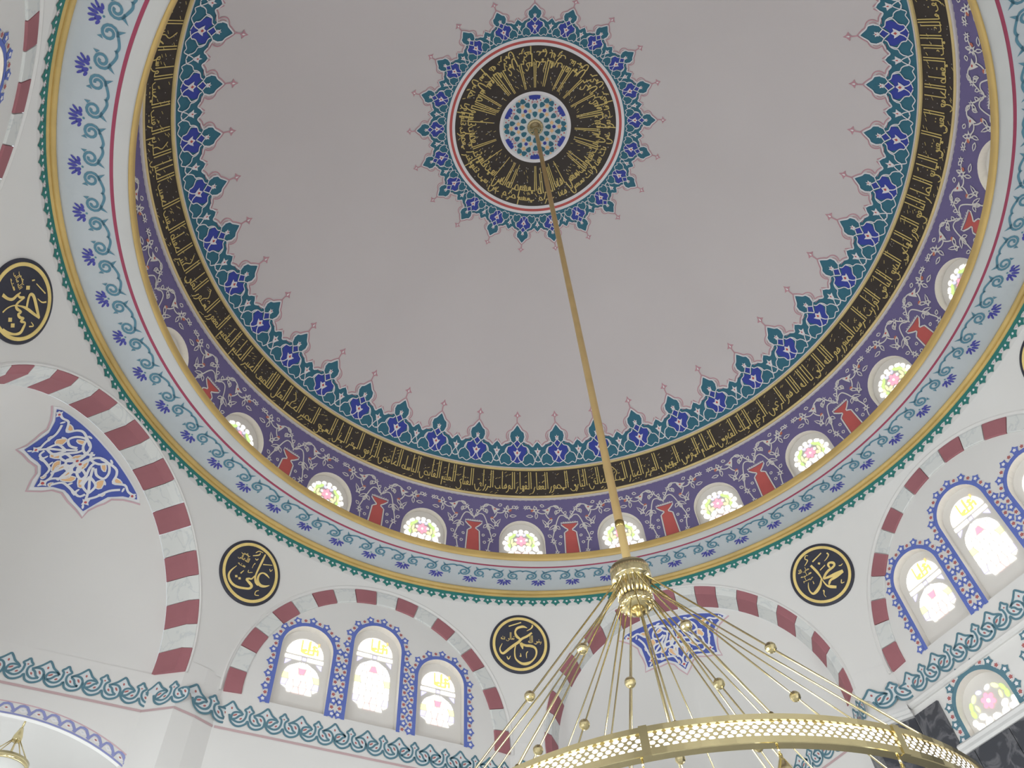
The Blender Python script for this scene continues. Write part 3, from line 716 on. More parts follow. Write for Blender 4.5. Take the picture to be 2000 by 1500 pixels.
# drum windows: reveal, plaster screen, coloured glass
wb = MB()
rows = [[dome(x, y, 0) for x, y in hole], [dome(x * .985, y, -.14) for x, y in hole]]
wb.grid(rows, 'reveal_plaster')
wb.paint(fill2d([[(x, y) for x, y in hole]], (1.2, 1.2)), lambda x, y, off: dome(x, y, -.14), 'reveal_plaster', 0)
gb = MB()
el_s = SPR - .3
KX2 = DR * cos(rad(15)) * pi / 180
GF = lambda x, y, off: dome(x / KX2, el_s + y / KY, -.14 + off)
def piece(pts, m, ly=2):
    gb.poly(pts, GF, m, ly)
for i in range(9):
    a = rad(14 + 19 * i)
    if i != 4 or True:
        piece(ellipse(.282 * cos(a), .285 * sin(a), .038, .029, deg(a) + 90, 8), 'glass_clear')
for s in (1, -1):
    for k, (x, y, rr, l, w, m) in enumerate(((.12, .205, 130, .06, .022, 'glass_green'), (.175, .16, 115, .06, .02, 'glass_green'), (.205, .09, 95, .05, .018, 'glass_lime'), (.15, .1, 100, .05, .017, 'glass_lime'), (.19, .02, 80, .045, .022, 'glass_green'), (.13, .03, 80, .04, .017, 'glass_lime'), (.24, .0, 90, .035, .025, 'glass_white'), (.235, .14, 60, .03, .02, 'glass_white'))):
        piece(ellipse(s * x, y, l, w, rr if s > 0 else 180 - rr, 8), m)
    piece(ellipse(s * .055, .215, .03, .02, 40 * s, 8), 'glass_lavender')
    piece(ellipse(s * .085, .13, .025, .02, 0, 8), 'glass_white')
for k in range(6):
    a = pi / 3 * k + pi / 6
    piece(ellipse(.055 * cos(a), .11 + .055 * sin(a), .034, .027, deg(a), 8), 'glass_pink')
piece(ellipse(0, .11, .018, .018, 0, 8), 'glass_white', 3)
piece(ellipse(0, .235, .035, .024, 0, 8), 'glass_white')
for s in (1, -1):
    for x, y, q in ((.1, .0, 'glass_clear'), (.045, .01, 'glass_clear'), (.1, .06, 'glass_lime'), (.2, .21, 'glass_clear'), (.1, .255, 'glass_clear'), (.235, .065, 'glass_clear')):
        piece(ellipse(s * x, y, .026, .02, 30 * s, 7), q)
for j in range(9):
    y = -.035 - .085 * j
    for i in range(-2, 3):
        x = .115 * (i + (.5 if j % 2 else 0))
        if abs(x) > .29:
            continue
        piece(ellipse(x, y, .058, .042, 45 if (i + j) % 2 else -30, 6), 'glass_rose' if (j == 1 and abs(x) < .08) else 'glass_clear')
win0 = glass0 = vase0 = None
WN = 1
for i in range(21):
    az = 4.45 + i * 360 / 21
    if panel0 is None:
        panel0 = mb.build('drum_panel', ceiling, ROT(az), smooth_=True)
        win0 = wb.build('window_%d' % WN, None, ROT(az), kind='structure')
        glass0 = gb.build('stained_glass', win0)
        vase0 = vb.build('vase_and_vine_painting', ceiling, ROT(az + S2))
    else:
        place('drum_panel', panel0.data, ceiling, ROT(az))
        w = place('window_%d' % WN, win0.data, None, ROT(az), 'structure')
        place('stained_glass', glass0.data, w)
        place('vase_and_vine_painting', vase0.data, ceiling, ROT(az + S2))
    WN += 1

# ------------------------------------------------------------------ cornice under the drum
def ring_obj(name, prof, m, parent, n=336):
    mb = MB()
    ring_surface(mb, prof, m, n)
    return mb.build(name, parent, smooth_=True)
mb = MB()
ring_surface(mb, [(4.97, 8.215), (5.5, 8.215)], 'soffit_blue')
trim = mb.build('trim_1', None, kind='structure', label='ring cornice below the drum with painted blue soffit')
def roll(c, r, a0, a1, n=8):
    return [(c[0] + r * cos(rad(a0 + (a1 - a0) * i / n)), c[1] + r * sin(rad(a0 + (a1 - a0) * i / n))) for i in range(n + 1)]
ring_obj('red_line', [(4.935, 8.213), (4.975, 8.213)], 'stripe_red', trim)
ring_obj('white_cove', [(4.94, 8.214), (4.934, 8.206)], 'cove_plaster', trim)
ring_obj('white_cove', [(4.935, 8.206), (4.86, 8.207), (4.80, 8.203)], 'cove_plaster', trim)
ring_obj('white_cove', [(4.80, 8.203), (4.775, 8.19)], 'cove_plaster', trim)
ring_obj('gold_lip', [(4.785, 8.19), (4.775, 8.175), (4.76, 8.18), (4.748, 8.20), (4.744, 8.23), (4.752, 8.255), (4.744, 8.275), (4.752, 8.295), (4.775, 8.30)], 'gold_moulding', trim)
ring_obj('ledge', [(4.77, 8.30), (5.615, 8.30)], 'wall_plaster', trim)
ring_obj('gold_roll', roll((5.505, 8.185), .032, 110, 300, 10), 'gold_moulding', trim)
ring_obj('gold_roll', roll((5.545, 8.15), .026, 130, 330, 8), 'gold_moulding', trim)
# scrolls and palmette flowers, 63 of each
sb = MB()
SF = soffit(8.215)
KS = 5.15 * pi / 180
def sline(pts, w, m, layer=1, sm=3):
    p = smooth(pts, sm) if sm and len(pts) > 2 else pts
    V, Fs = stroke2d(p, w, sm=0)
    sb.paint(([(x / KS, r) for x, r in V], Fs), SF, m, layer)
def sshape(pts, m, layer=1):
    sb.paint(fill2d([[(x / KS, r) for x, r in pts]]), SF, m, layer)
PITCH = 360 / 63 * KS
for s in (1, -1):
    cx = PITCH / 2 - .118                  # spiral centre, measured from the middle of the bar
    sp = []
    for i in range(20):
        a = -pi / 2 + 2 * pi * 1.55 * i / 19
        r = .086 * (1 - .74 * i / 19)
        sp.append((s * (cx + r * cos(a) * 1.0), 5.155 + r * sin(a) * .95))
    sline([(0, 5.05), (s * .04, 5.038), (s * .08, 5.045), (s * (cx - .02), 5.06), (s * (cx + .02), 5.078)], .027, 'scroll_teal')
    sline(sp, .028, 'scroll_teal', sm=0)
    sshape([(s * (cx + .01), 5.08), (s * (cx + .085), 5.018), (s * (cx + .05), 5.1)][::s], 'scroll_teal')
    sshape([(s * (cx - .08), 5.19), (s * (cx - .072), 5.25), (s * (cx - .045), 5.215)][::s], 'scroll_teal')
    sshape([(s * .02, 5.04), (0, 5.075), (s * -.01, 5.05)][::s], 'scroll_teal')
sc0 = None
fb_shapes = [(0, 5.345, .06, .013, 90)] + [(q * x, r, l, w, (90 - q * a)) for q in (1, -1) for x, r, l, w, a in ((.042, 5.345, .05, .012, 22), (.045, 5.285, .042, .018, 36), (.088, 5.33, .045, .011, 42), (.09, 5.275, .034, .013, 62))]
fbm = MB()
for x, r, l, w, a in fb_shapes:
    fbm.paint(fill2d([[(p[0] / KS, p[1]) for p in ellipse(x * .86, 5.24 + (r - 5.24) * .88, l * .86, w * 1.2, a, 8)]]), SF, 'scroll_blue', 1)
fbm.paint(fill2d([[(p[0] / KS, p[1]) for p in ellipse(0, 5.235, .013, .013, 0, 6)]]), SF, 'scroll_teal', 1)
f0 = None
for i in range(63):
    az = 2.5 + i * 360 / 63
    if sc0 is None:
        sc0 = sb.build('scroll_motif', trim, ROT(az + 180 / 63))
        f0 = fbm.build('flower_motif', trim, ROT(az))
    else:
        place('scroll_motif', sc0.data, trim, ROT(az + 180 / 63))
        place('flower_motif', f0.data, trim, ROT(az))
# ------------------------------------------------------------------ pendentives between ring and arches
DW, DS, AW, AS = 5.60, 5.56, 1.92, 2.03   # planes and outer radii of wall arches and squinch arches
ARCH = [(a, DW) for a in WALL_AZ] + [(a, DS) for a in SQ_AZ]
def foot(theta):
    """height at which the pendentive ends above an arch (or on a pier)"""
    rb = PR
    for a, d in ARCH:
        dl = (theta - a + 180) % 360 - 180
        if abs(dl) < 30:
            rb = min(rb, d / cos(rad(dl)))
    return PZ + math.sqrt(max(0.0, PR * PR - rb * rb))
mb = MB()
N, rows = 1080, []
ZT = 7.965
RT = math.sqrt(PR ** 2 - (ZT - PZ) ** 2)
for j in range(15):
    row = []
    for i in range(N):
        th = 360 * i / N
        zb = foot(th)
        e0, e1 = math.asin((ZT - PZ) / PR), math.asin(min(1, (zb - PZ) / PR))
        e = e0 + (e1 - e0) * j / 14
        row.append((PR * cos(e) * cos(rad(th)), PR * cos(e) * sin(rad(th)), PZ + ZO + PR * sin(e)))
    rows.append(row)
mb.grid(rows, 'wall_plaster', True)
ring_surface(mb, [(5.546, 8.14), (RT, ZT)], 'wall_plaster')
pendv = mb.build('ceiling_pendentives', smooth_=True, kind='structure', label='white spandrels between the arches and the cornice ring')

# green flowered edging under the cornice
NE = 200
eb = MB()
def PE(x, y, off):
    r = 5.547 - y * (RT - 5.546) / (8.14 - ZT) - off
    return (r * sin(x / 5.55), r * cos(x / 5.55), 8.128 + ZO + y)
w2 = 5.55 * 2 * pi / NE
pts = [(-w2 / 2, .0), (w2 / 2, .0), (w2 / 2, -.05), (w2 * .22, -.055), (-w2 * .22, -.055), (-w2 / 2, -.05)]
eb.paint(fill2d([pts]), PE, 'edge_green', 1)
pts = []
for i in range(10):
    a = pi / 2 + pi * i / 5 + pi / 5
    r = .074 if i % 2 == 0 else .048
    pts.append((r * cos(a), -.085 + r * sin(a)))
eb.paint(fill2d([pts]), PE, 'edge_green', 2)
eb.paint(fill2d([ellipse(0, -.085, .018, .018, 0, 5)]), PE, 'line_white', 3)
for s in (1, -1):
    eb.paint(fill2d([[(s * w2 / 2, -.055), (s * (w2 / 2 - .018), -.075), (s * (w2 / 2 - .01), -.105), (s * w2 / 2, -.1)][::s]]), PE, 'line_white', 2)
    eb.paint(fill2d([[(s * w2 / 2, -.072), (s * (w2 / 2 - .008), -.08), (s * w2 / 2, -.09)][::s]]), PE, 'knot_red', 3)
e0 = None
for i in range(NE):
    if e0 is None:
        e0 = eb.build('edging_flower', pendv, ROT(0))
    else:
        place('edging_flower', e0.data, pendv, ROT(360 * i / NE))

# ------------------------------------------------------------------ plan helpers
def wpt(az, d, t, z):
    a = rad(az)
    return Vector((cos(a) * d + sin(a) * t, sin(a) * d - cos(a) * t, z + ZO))
def to_local(az, p):
    a = rad(az)
    return Vector((p[0] * sin(a) - p[1] * cos(a), p[0] * cos(a) + p[1] * sin(a), p[2]))
def isect(az1, d1, az2, d2):
    a, b = rad(az1), rad(az2)
    det = cos(a) * sin(b) - sin(a) * cos(b)
    return Vector(((d1 * sin(b) - d2 * sin(a)) / det, (cos(a) * d2 - cos(b) * d1) / det))
DP = 5.62                                  # plane of the flat walls
ZS = 5.82                                  # springing
BL = 5.38                                  # lower edge of the knot band
# ------------------------------------------------------------------ windows of the walls
def arch_loop(cx, hw, z0, ztop, n=16):
    sp = ztop - hw
    return [(cx - hw, z0), (cx - hw, (z0 + sp) / 2)] + [(cx - hw * cos(pi * i / n), sp + hw * sin(pi * i / n)) for i in range(n + 1)] + [(cx + hw, (z0 + sp) / 2), (cx + hw, z0)]
WDEP = .11
def wall_window(az, cx, hw, z0, ztop, border, parent_name, glassy=True, d=DP, gtop=.15, gbot=.26, gside=.095):
    """an arched window in a wall: reveal and plaster screen, border painting, panes"""
    global WN
    loop = arch_loop(cx, hw, z0, ztop)
    mb = MB()
    f0, f1 = wallf(d), wallf(d + WDEP)
    mb.grid([[f0(x, z, 0) for x, z in loop + loop[:1]], [f1(x, z, 0) for x, z in loop + loop[:1]]], 'reveal_plaster')
    mb.paint(fill2d([loop]), f1, 'reveal_plaster', 0)
    w = mb.build(parent_name + '_%d' % WN, None, ROT(az), kind='structure')
    WN += 1
    # painted border: band and flowers
    bb = MB()
    path = [(cx - hw - .024, z0 - .02)] + [(cx - (hw + .024) * cos(pi * i / 24), ztop - hw + (hw + .024) * sin(pi * i / 24)) for i in range(25)] + [(cx + hw + .024, z0 - .02)]
    bb.line(path, .05, f0, border, 1, sm=0)
    L = [0]
    for a, b in zip(path, path[1:]):
        L.append(L[-1] + math.hypot(b[0] - a[0], b[1] - a[1]))
    n = int(L[-1] / .086)
    for k in range(n):
        s = L[-1] * (k + .5) / n
        i = max(j for j in range(len(L)) if L[j] <= s)
        i = min(i, len(path) - 2)
        u = (s - L[i]) / (L[i + 1] - L[i])
        x, z = path[i][0] + (path[i + 1][0] - path[i][0]) * u, path[i][1] + (path[i + 1][1] - path[i][1]) * u
        dx, dz = path[i + 1][0] - path[i][0], path[i + 1][1] - path[i][1]
        l = math.hypot(dx, dz)
        ox, oz = -dz / l, dx / l             # outward
        x, z = x + ox * .066, z + oz * .066
        a0 = math.atan2(oz, ox)
        def st(r, q, m, ly, nn=5):
            bb.poly([(x + (r if j % 2 == 0 else r * q) * cos(a0 + pi * j / nn), z + (r if j % 2 == 0 else r * q) * sin(a0 + pi * j / nn)) for j in range(2 * nn)], f0, m, ly)
        if k % 2 == 0:
            st(.062, .66, border, 2)
            st(.026, .66, 'line_white', 3)
        else:
            x, z = x - ox * .012, z - oz * .012
            st(.042, .6, 'line_white', 2)
            st(.029, .62, 'knot_red', 3)
    bb.build('painted_border', w)
    # glass
    ghw, gz0, gz1 = hw - gside, z0 + gbot, ztop - gtop
    fg = wallf(d + WDEP - .004)
    sp = gz1 - ghw
    def pane(pts, m, ly=1):
        g = MB()
        g.poly(pts, fg, m, ly)
        g.build('pane', w)
    if glassy:                               # tall window: lettered fan, bar, flower field
        fan = [(cx - ghw * cos(pi * i / 14), sp + .02 + ghw * sin(pi * i / 14)) for i in range(15)]
        pane(fan, 'glass_white')
        g = MB()
        sc = ghw * .8
        letter(g, 'الله', -sc * .9 - cx, sp + .05, sc * 2.0, sc * .95, .028, fg, 'glass_gold', 2, -1)
        letter(g, 'شاء'.replace('ء', ''), -sc * .75 - cx, sp + .11, sc * 1.5, sc * .7, .022, fg, 'glass_gold', 3, -1)
        letter(g, 'ما', -sc * .1 - cx, sp + .08, sc * 1.5, sc * .8, .022, fg, 'glass_gold', 3, -1)
        for k in range(7):
            a = pi * (k + .5) / 7
            g.line([(cx - ghw * .95 * cos(a), sp + .02 + ghw * .95 * sin(a)), (cx - ghw * .8 * cos(a), sp + .02 + ghw * .8 * sin(a))], .05, fg, 'glass_amber', 3)
        g.build('lettered_glass', w)
        for s in (-1, 1):
            pane([(cx + s * .04, sp - .01), (cx + s * ghw * 1.03, sp - .01), (cx + s * ghw * 1.03, sp - .06), (cx + s * .04, sp - .06)][::-s], 'glass_white')
            pane([(cx + s * ghw * .98, sp - .085), (cx + s * ghw * .98, sp - .16), (cx + s * ghw * .66, sp - .085)][::-s], 'glass_lavender')
        pane([(cx - .025, sp - .015), (cx - .025, sp - .06), (cx + .025, sp - .06), (cx + .025, sp - .015)], 'glass_lavender')
        # flower field below: an arch of panes
        top = sp - .09
        hgt = top - gz0
        rws = max(4, int(hgt / .085))
        for j in range(rws):
            za, zb_ = gz0 + hgt * j / rws + .006, gz0 + hgt * (j + 1) / rws - .006
            def hwz(z):
                q = (z - (top - ghw)) / ghw
                return ghw * (math.sqrt(max(.02, 1 - q * q)) if q > 0 else 1.0)
            n = max(2, round(2 * hwz((za + zb_) / 2) / .082))
            for i in range(n):
                sk = .012 if (i + j) % 2 else -.012
                def xx(k, z, d):
                    w_ = hwz(z)
                    return cx + w_ * (2 * k / n - 1) + (d if 0 < k < n else 0)
                g = .0065
                pts = [(xx(i, za, sk) + g, za), (xx(i + 1, za, -sk) - g, za), (xx(i + 1, zb_, sk) - g, zb_), (xx(i, zb_, -sk) + g, zb_)]
                xc, zc = (pts[0][0] + pts[1][0]) / 2, (za + zb_) / 2
                dist1 = math.hypot(xc - cx, zc - (top - .14))
                dist2 = math.hypot(xc - cx, zc - (gz0 + .1))
                m = 'glass_pink' if dist1 < .055 else ('glass_rose' if dist2 < .075 else ('glass_lime' if (i in (0, n - 1) and j == rws // 2) else ('glass_lavender' if (i in (0, n - 1) and j == 1) else ('glass_pearl' if (i * 3 + j * 5) % 7 == 0 else 'glass_white'))))
                if j == 0 and i in (0, n - 1):
                    pts = [pts[3], pts[2], ((pts[1] if i == 0 else pts[0])[0], (za + zb_) / 2)]
                    pts = pts[::-1]
                pane(pts, m)
    else:                                    # short window: large flower, leaves
        for s in (1, -1):
            for x, z, l, wd, a, m in ((.2, .02, .05, .03, 80, 'glass_green'), (.19, .1, .05, .025, 110, 'glass_green'), (.13, .16, .05, .025, 135, 'glass_lime'), (.14, .05, .045, .02, 80, 'glass_lime'), (.23, -.07, .04, .035, 90, 'glass_white'), (.13, -.05, .05, .035, 20, 'glass_white')):
                pane(ellipse(cx + s * x * ghw / .25, sp + z, l, wd, a if s > 0 else 180 - a, 8), m)
            pane(ellipse(cx + s * .06, sp + .19, .04, .025, 20 * s, 8), 'glass_lavender' if s < 0 else 'glass_white')
        for k in range(6):
            a = pi / 3 * k + pi / 6
            pane(ellipse(cx + .058 * cos(a), sp + .06 + .058 * sin(a), .036, .03, deg(a), 8), 'glass_pink')
        pane(ellipse(cx, sp + .06, .022, .022, 0, 8), 'glass_white', 2)
        for j in range(5):
            z = sp - .13 - .085 * j
            if z < gz0:
                break
            for i in range(-2, 3):
                x = .115 * (i + (.5 if j % 2 else 0))
                if abs(x) < ghw:
                    pane(ellipse(cx + x, z, .058, .042, 40 if (i + j) % 2 else -30, 7), 'glass_rose' if (i, j) == (1, 2) else 'glass_white')
    return loop

# ------------------------------------------------------------------ walls
WNAME = {41.5: 'wall_right', 129.2: 'wall_left', 219.5: 'wall_near_left', 310.0: 'wall_near_right'}
knot0 = None
def knot_mesh():
    mb = MB()
    kf = lambda x, z, off: (x, -off, z)
    mb.paint(fill2d([smooth(KNOT['fill'], 2, True)]), kf, 'knot_pale', 1)
    for k in 'abcdef':
        mb.line(KNOT[k], .025, kf, 'knot_teal', 2, sm=3)
    for k in ('r1', 'r2', 'r3', 'r4', 'r5', 'r6'):
        a, b = KNOT[k]
        mb.line([a, ((a[0] + b[0]) / 2 + .001, (a[1] + b[1]) / 2), b], .02, kf, 'knot_red', 2, True, 3)
    return mb
def place_knot(p, q, parent, sx=1.0):
    """a knot unit on the vertical plane running from p to q (p left as seen from inside)"""
    global knot0
    d = (q - p)
    if knot0 is None:
        knot0 = knot_mesh().build('knot_motif', parent, world=True)
        o = knot0
    else:
        o = place('knot_motif', knot0.data, parent, world=True)
    o.location = p
    o.rotation_euler = (0, 0, math.atan2(d.y, d.x))
    o.scale = (sx, 1, 1)
def knot_run(p, q, parent):
    n = max(1, round((q - p).length / KPER))
    sx = (q - p).length / n / KPER
    for i in range(n):
        a = p + (q - p) * ((i + .33) / n)
        place_knot(a, q, parent, sx)
def rose_line(p, q, parent):
    mb = MB()
    dv = (q - p).normalized()
    nv = Vector((dv.y, -dv.x, 0)) * -1
    inn = Vector((dv.y, -dv.x, 0))
    rows = []
    for z in (-.012, -.042):
        rows.append([tuple(x + inn * .006 + Vector((0, 0, z))) for x in (p, q)])
    mb.grid(rows, 'line_rose')
    mb.build('rose_line', parent, world=True)

arch_n = 2
def wall_arch(az):
    """19 red and white voussoirs round the lunette"""
    global arch_n
    mb = MB()
    a0, a1 = rad(-4.5), rad(184.5)
    pts = []
    for i in range(61):
        a = a0 + (a1 - a0) * i / 60
        pts.append(a)
    rows = []
    for r, y in ((AW + .012, DW - .004), (AW + .028, DW - .022), (AW + .045, DW - .02), (AW + .055, DW + .005)):
        rows.append([(r * cos(a), y, PZ + ZO + r * sin(a)) for a in pts])
    mb.grid(rows, 'wall_plaster')
    t = mb.build('trim_%d' % arch_n, None, ROT(az), kind='structure')
    arch_n += 1
    for k in range(19):
        v = MB()
        b0, b1 = a0 + (a1 - a0) * (k + .02) / 19, a0 + (a1 - a0) * (k + .98) / 19
        rows = []
        prof = ((AW - .015, DP + .03), (AW - .005, DW - .004), (AW - .02, DW - .008), (AW - .215, DP - .022), (AW - .225, DP - .014), (AW - .225, DP + .03))
        for r, y in prof:
            rows.append([(r * cos(b0 + (b1 - b0) * j / 3), y, PZ + ZO + r * sin(b0 + (b1 - b0) * j / 3)) for j in range(4)])
        m = 'voussoir_red' if k % 2 == 0 else 'voussoir_white'
        v.grid(rows, m)
        n4 = len(rows)
        for j in (0, 3):
            v.add([rows[i][j] for i in range(n4)], [tuple(range(n4)) if j else tuple(reversed(range(n4)))], m)
        v.build('voussoir', t)

def build_wall(az):
    r = AW + .03
    zc = PZ
    up = [(-1.0, 5.8, 7.0), (-.05, 5.8, 7.29), (.9, 5.8, 7.0)] if az != 310.0 else []
    loops = []
    arc = [(r * cos(a), zc + r * sin(a)) for a in [rad(-5 + 190 * i / 60) for i in range(61)]]
    half = 5.8
    body = [(-half, -ZO), (half, -ZO), (half, ZS), (r, ZS)] + arc[1:-1] + [(-r, ZS), (-half, ZS)]
    loops.append(body)
    holes = []
    for c, z0, zt in up:
        holes.append(arch_loop(c, .345, z0, zt))
    low = []
    if az == 41.5:
        low = [(-1.06, 4.66, 5.25), (0.02, 4.66, 5.25), (1.1, 4.66, 5.25)]
        for c, z0, zt in low:
            holes.append(arch_loop(c, .345, z0, zt))
    if az == 129.2:                          # archway in the left bay
        Rr, c = 2.45, -3.92
        top = [(c + Rr * sin(b), 5.03 - Rr + Rr * cos(b)) for b in [rad(34 - 68 * i / 24) for i in range(25)]]
        holes.append([(top[0][0], .6)] + top + [(top[-1][0], .6)])
    mb = MB()
    mb.paint(fill2d(loops + holes), wallf(DP), 'wall_plaster', 0)
    w = mb.build(WNAME[az], None, ROT(az), kind='structure')
    for c, z0, zt in up:
        wall_window(az, c, .345, z0, zt, 'border_blue', 'window')
    for c, z0, zt in low:
        wall_window(az, c, .345, z0, zt, 'knot_teal', 'window', False, gbot=.03, gtop=.07, gside=.05)
    wall_arch(az)
    if az == 129.2:
        archway(w, top)
    return w
def archway(w, top):
    """blue scalloped edging, intrados and the bay beyond the arch"""
    f0 = wallf(DP)
    bb = MB()
    inner = [(x, z + .012) for x, z in top]
    bb.line(inner, .018, f0, 'bay_blue', 1, sm=0)
    outer = [(x, z + .11 + .012 * cos(i * pi)) for i, (x, z) in enumerate(top)]
    bb.line([(x, z + .135) for x, z in top], .012, f0, 'star_pink', 1, sm=2)
    n = 18
    for k in range(n):
        u = (k + .5) / n * (len(top) - 1)
        i = int(u)
        x = top[i][0] + (top[min(i + 1, 24)][0] - top[i][0]) * (u - i)
        z = top[i][1] + (top[min(i + 1, 24)][1] - top[i][1]) * (u - i)
        g = math.atan2(top[min(i + 1, 24)][1] - top[i][1], top[min(i + 1, 24)][0] - top[i][0])
        def q(a, b):
            return (x + a * cos(g) - b * sin(g), z - a * sin(g) * -1 * 1 + (-b if cos(g) < 0 else b) * 1)
        sg = -1 if cos(g) < 0 else 1
        def q(a, b):
            return (x + sg * (a * cos(g)) - 0, z + sg * (a * sin(g)) + b)
        bb.line([q(-.085, .03), q(-.04, .105), q(.03, .108), q(.085, .03)], .028, f0, 'bay_blue', 1, sm=2)
        bb.poly([q(-.045, .065), q(0, .035), q(.05, .06), q(.0, .09)], f0, 'line_white', 2)
        bb.poly([q(-.018, .064), q(0, .054), q(.02, .062), q(.0, .072)], f0, 'knot_red' if k % 2 else 'knot_pale', 3)
        bb.poly([q(.05, .03), q(.09, .02), q(.1, .06), q(.075, .07)], f0, 'bay_blue', 2)
    bb.build('painted_border', w)
    d1 = DP + .06
    full = [(top[0][0], .6)] + top + [(top[-1][0], .6)]
    it = MB()
    it.grid([[(x, DP, z + ZO) for x, z in full], [(x, d1, z + ZO) for x, z in full]], 'wall_plaster')
    it.build('archway_reveal', w)
    # the bay beyond
    bay = MB()
    x0, x1, y1, zc = -6.6, -1.6, DP + 3.4, 6.0
    def qd(a, b, c, d):
        bay.add([(p[0], p[1], p[2] + ZO) for p in (a, b, c, d)], [(0, 1, 2, 3)], 'wall_plaster')
    qd((x0, y1, -1.6), (x1, y1, -1.6), (x1, y1, zc), (x0, y1, zc))
    qd((x0, d1, -1.6), (x0, y1, -1.6), (x0, y1, zc), (x0, d1, zc))
    qd((x1, y1, -1.6), (x1, d1, -1.6), (x1, d1, zc), (x1, y1, zc))
    qd((x0, d1, zc), (x0, y1, zc), (x1, y1, zc), (x1, d1, zc))
    bay.build('wall_side_bay', None, ROT(129.2), kind='structure')
    area_light('window_daylight', 129.2, -4.0, 1.2, DP + 3.2, 2.6, 3.0, 240, (0.9, 0.96, 1.0), rad(20))  # added fill light that brightens the bay; no window is built here
walls = {az: build_wall(az) for az in WALL_AZ}

# ------------------------------------------------------------------ squinches: voussoir arch and vault over each corner
VD = 5.97                                  # depth of the back edge of the arch
def squinch(az):
    global arch_n
    i = SQ_AZ.index(az)
    wr, wl = WALL_AZ[i], WALL_AZ[(i + 1) % 4]            # wall to the right, wall to the left
    cor = to_local(az, tuple(isect(wr, DP, wl, DP)) + (0,))
    ai = 1.95
    A0, A1 = 0.0, pi
    NU, NVv = 72, 16
    base_r, base_l = Vector((ai, VD)), Vector((-ai, VD))
    c2 = Vector((cor.x, cor.y))
    def base(u):
        return base_r + (c2 - base_r) * (u * 2) if u < .5 else c2 + (base_l - c2) * (u * 2 - 1)
    def vault(u, v):
        a = A0 + (A1 - A0) * u
        ax, azz = ai * cos(a), PZ + ai * sin(a)
        b = base(u)
        q = 1 - v
        s, c = 3 * q * q * v * .4 + 3 * q * v * v + v ** 3, q ** 3 + 3 * q * q * v * .7 + 3 * q * v * v * .5
        return (ax + (b.x - ax) * s, VD + (b.y - VD) * s, ZS + (azz - ZS) * c + ZO)
    mb = MB()
    mb.grid([[vault(u / NU, v / NVv) for u in range(NU + 1)] for v in range(NVv + 1)], 'wall_plaster')
    # vertical strip down to the springing and the walls of the corner below
    vb = mb.build('ceiling_squinch', None, ROT(az), smooth_=True, kind='structure', label='white vault over the corner beside %s' % WNAME[wl].replace('_', ' '))
    # half star hanging from the arch
    sb = MB()
    L0 = 2.87
    def sf(x, y, off):
        p = Vector(vault(.5 - x / (ai * pi) * 1.0, max(0, y) / L0))
        cc = Vector((0, VD, PZ + ZO - .3))
        return tuple(p + (cc - p).normalized() * off)
    def outline(key, y0, grow=1.0, base=True):
        h = [(x * grow, y * grow) for x, y in STAR[key]]
        l = [(-x, y) for x, y in reversed(h[1:])] + h
        if not base:
            return l
        x1 = h[-1][0]
        return l + [(x1 * (1 - 2 * j / 24), y0) for j in range(1, 24)]
    sb.line(outline('out', 0, 1.012, False), .022, sf, 'star_pink', 1, sm=0)
    sb.paint(fill2d([outline('out', .07, .985)], .09), sf, 'star_white', 2)
    sb.paint(fill2d([outline('blue', .085)], .09), sf, 'star_blue', 4)
    for s in (1, -1):
        for c in STAR['w']:
            sb.line([(s * max(-.3, x), y) for x, y in c], .03, sf, 'star_white', 7)
        for c in STAR['o']:
            sb.poly([(s * x, y) for x, y in smooth(c, 2, True)][::s], sf, 'ochre_paint', 6)
            sb.line([(s * x, y) for x, y in smooth(c, 2, True)] + [(s * c[0][0], c[0][1])], .014, sf, 'star_white', 7, sm=0)
        for cx, cy in STAR['s']:
            sb.poly([(s * cx + (.06 if j % 2 == 0 else .03) * cos(pi * j / 4), cy + (.06 if j % 2 == 0 else .03) * sin(pi * j / 4)) for j in range(8)], sf, 'star_white', 8)
            sb.poly(ellipse(s * cx, cy, .018, .018, 0, 6), sf, 'dot_red', 9)
        for cx, cy, rr in ((.42, .33, 20), (.62, .2, 60), (.2, .62, 100), (.56, .7, 40), (.33, .62, 80), (.22, .12, 10)):
            sb.poly(ellipse(s * cx, cy, .035, .014, rr if s > 0 else 180 - rr, 8), sf, 'star_white', 7)
    sb.build('half_star_painting', vb)
    # rim moulding and 21 voussoirs
    mb = MB()
    a0, a1 = rad(-4), rad(184)
    angs = [a0 + (a1 - a0) * j / 60 for j in range(61)]
    mb.grid([[(r * cos(a), y, PZ + ZO + r * sin(a)) for a in angs] for r, y in ((AS, DS - .004), (AS + .012, DS - .022), (AS + .03, DS - .02), (AS + .04, DS - .008), (AS + .045, DS + .01))], 'wall_plaster')
    t = mb.build('trim_%d' % arch_n, None, ROT(az), kind='structure')
    arch_n += 1
    for k in range(21):
        v = MB()
        b0, b1 = a0 + (a1 - a0) * (k + .012) / 21, a0 + (a1 - a0) * (k + .988) / 21
        prof = ((AS + .03, DS + .06), (AS, DS - .006), (AS - .01, DS - .006), (1.975, 5.635), (1.96, 5.655), (ai - .004, VD - .01), (ai + .004, VD), (ai + .08, VD))
        rows = [[(r * cos(b0 + (b1 - b0) * j / 3), y, PZ + ZO + r * sin(b0 + (b1 - b0) * j / 3)) for j in range(4)] for r, y in prof]
        m = 'voussoir_red' if k % 2 == 0 else 'voussoir_white'
        v.grid(rows, m)
        n4 = len(rows)
        for j in (0, 3):
            v.add([rows[i2][j] for i2 in range(n4)], [tuple(range(n4)) if j else tuple(reversed(range(n4)))], m)
        v.build('voussoir', t)
for az in SQ_AZ:
    squinch(az)

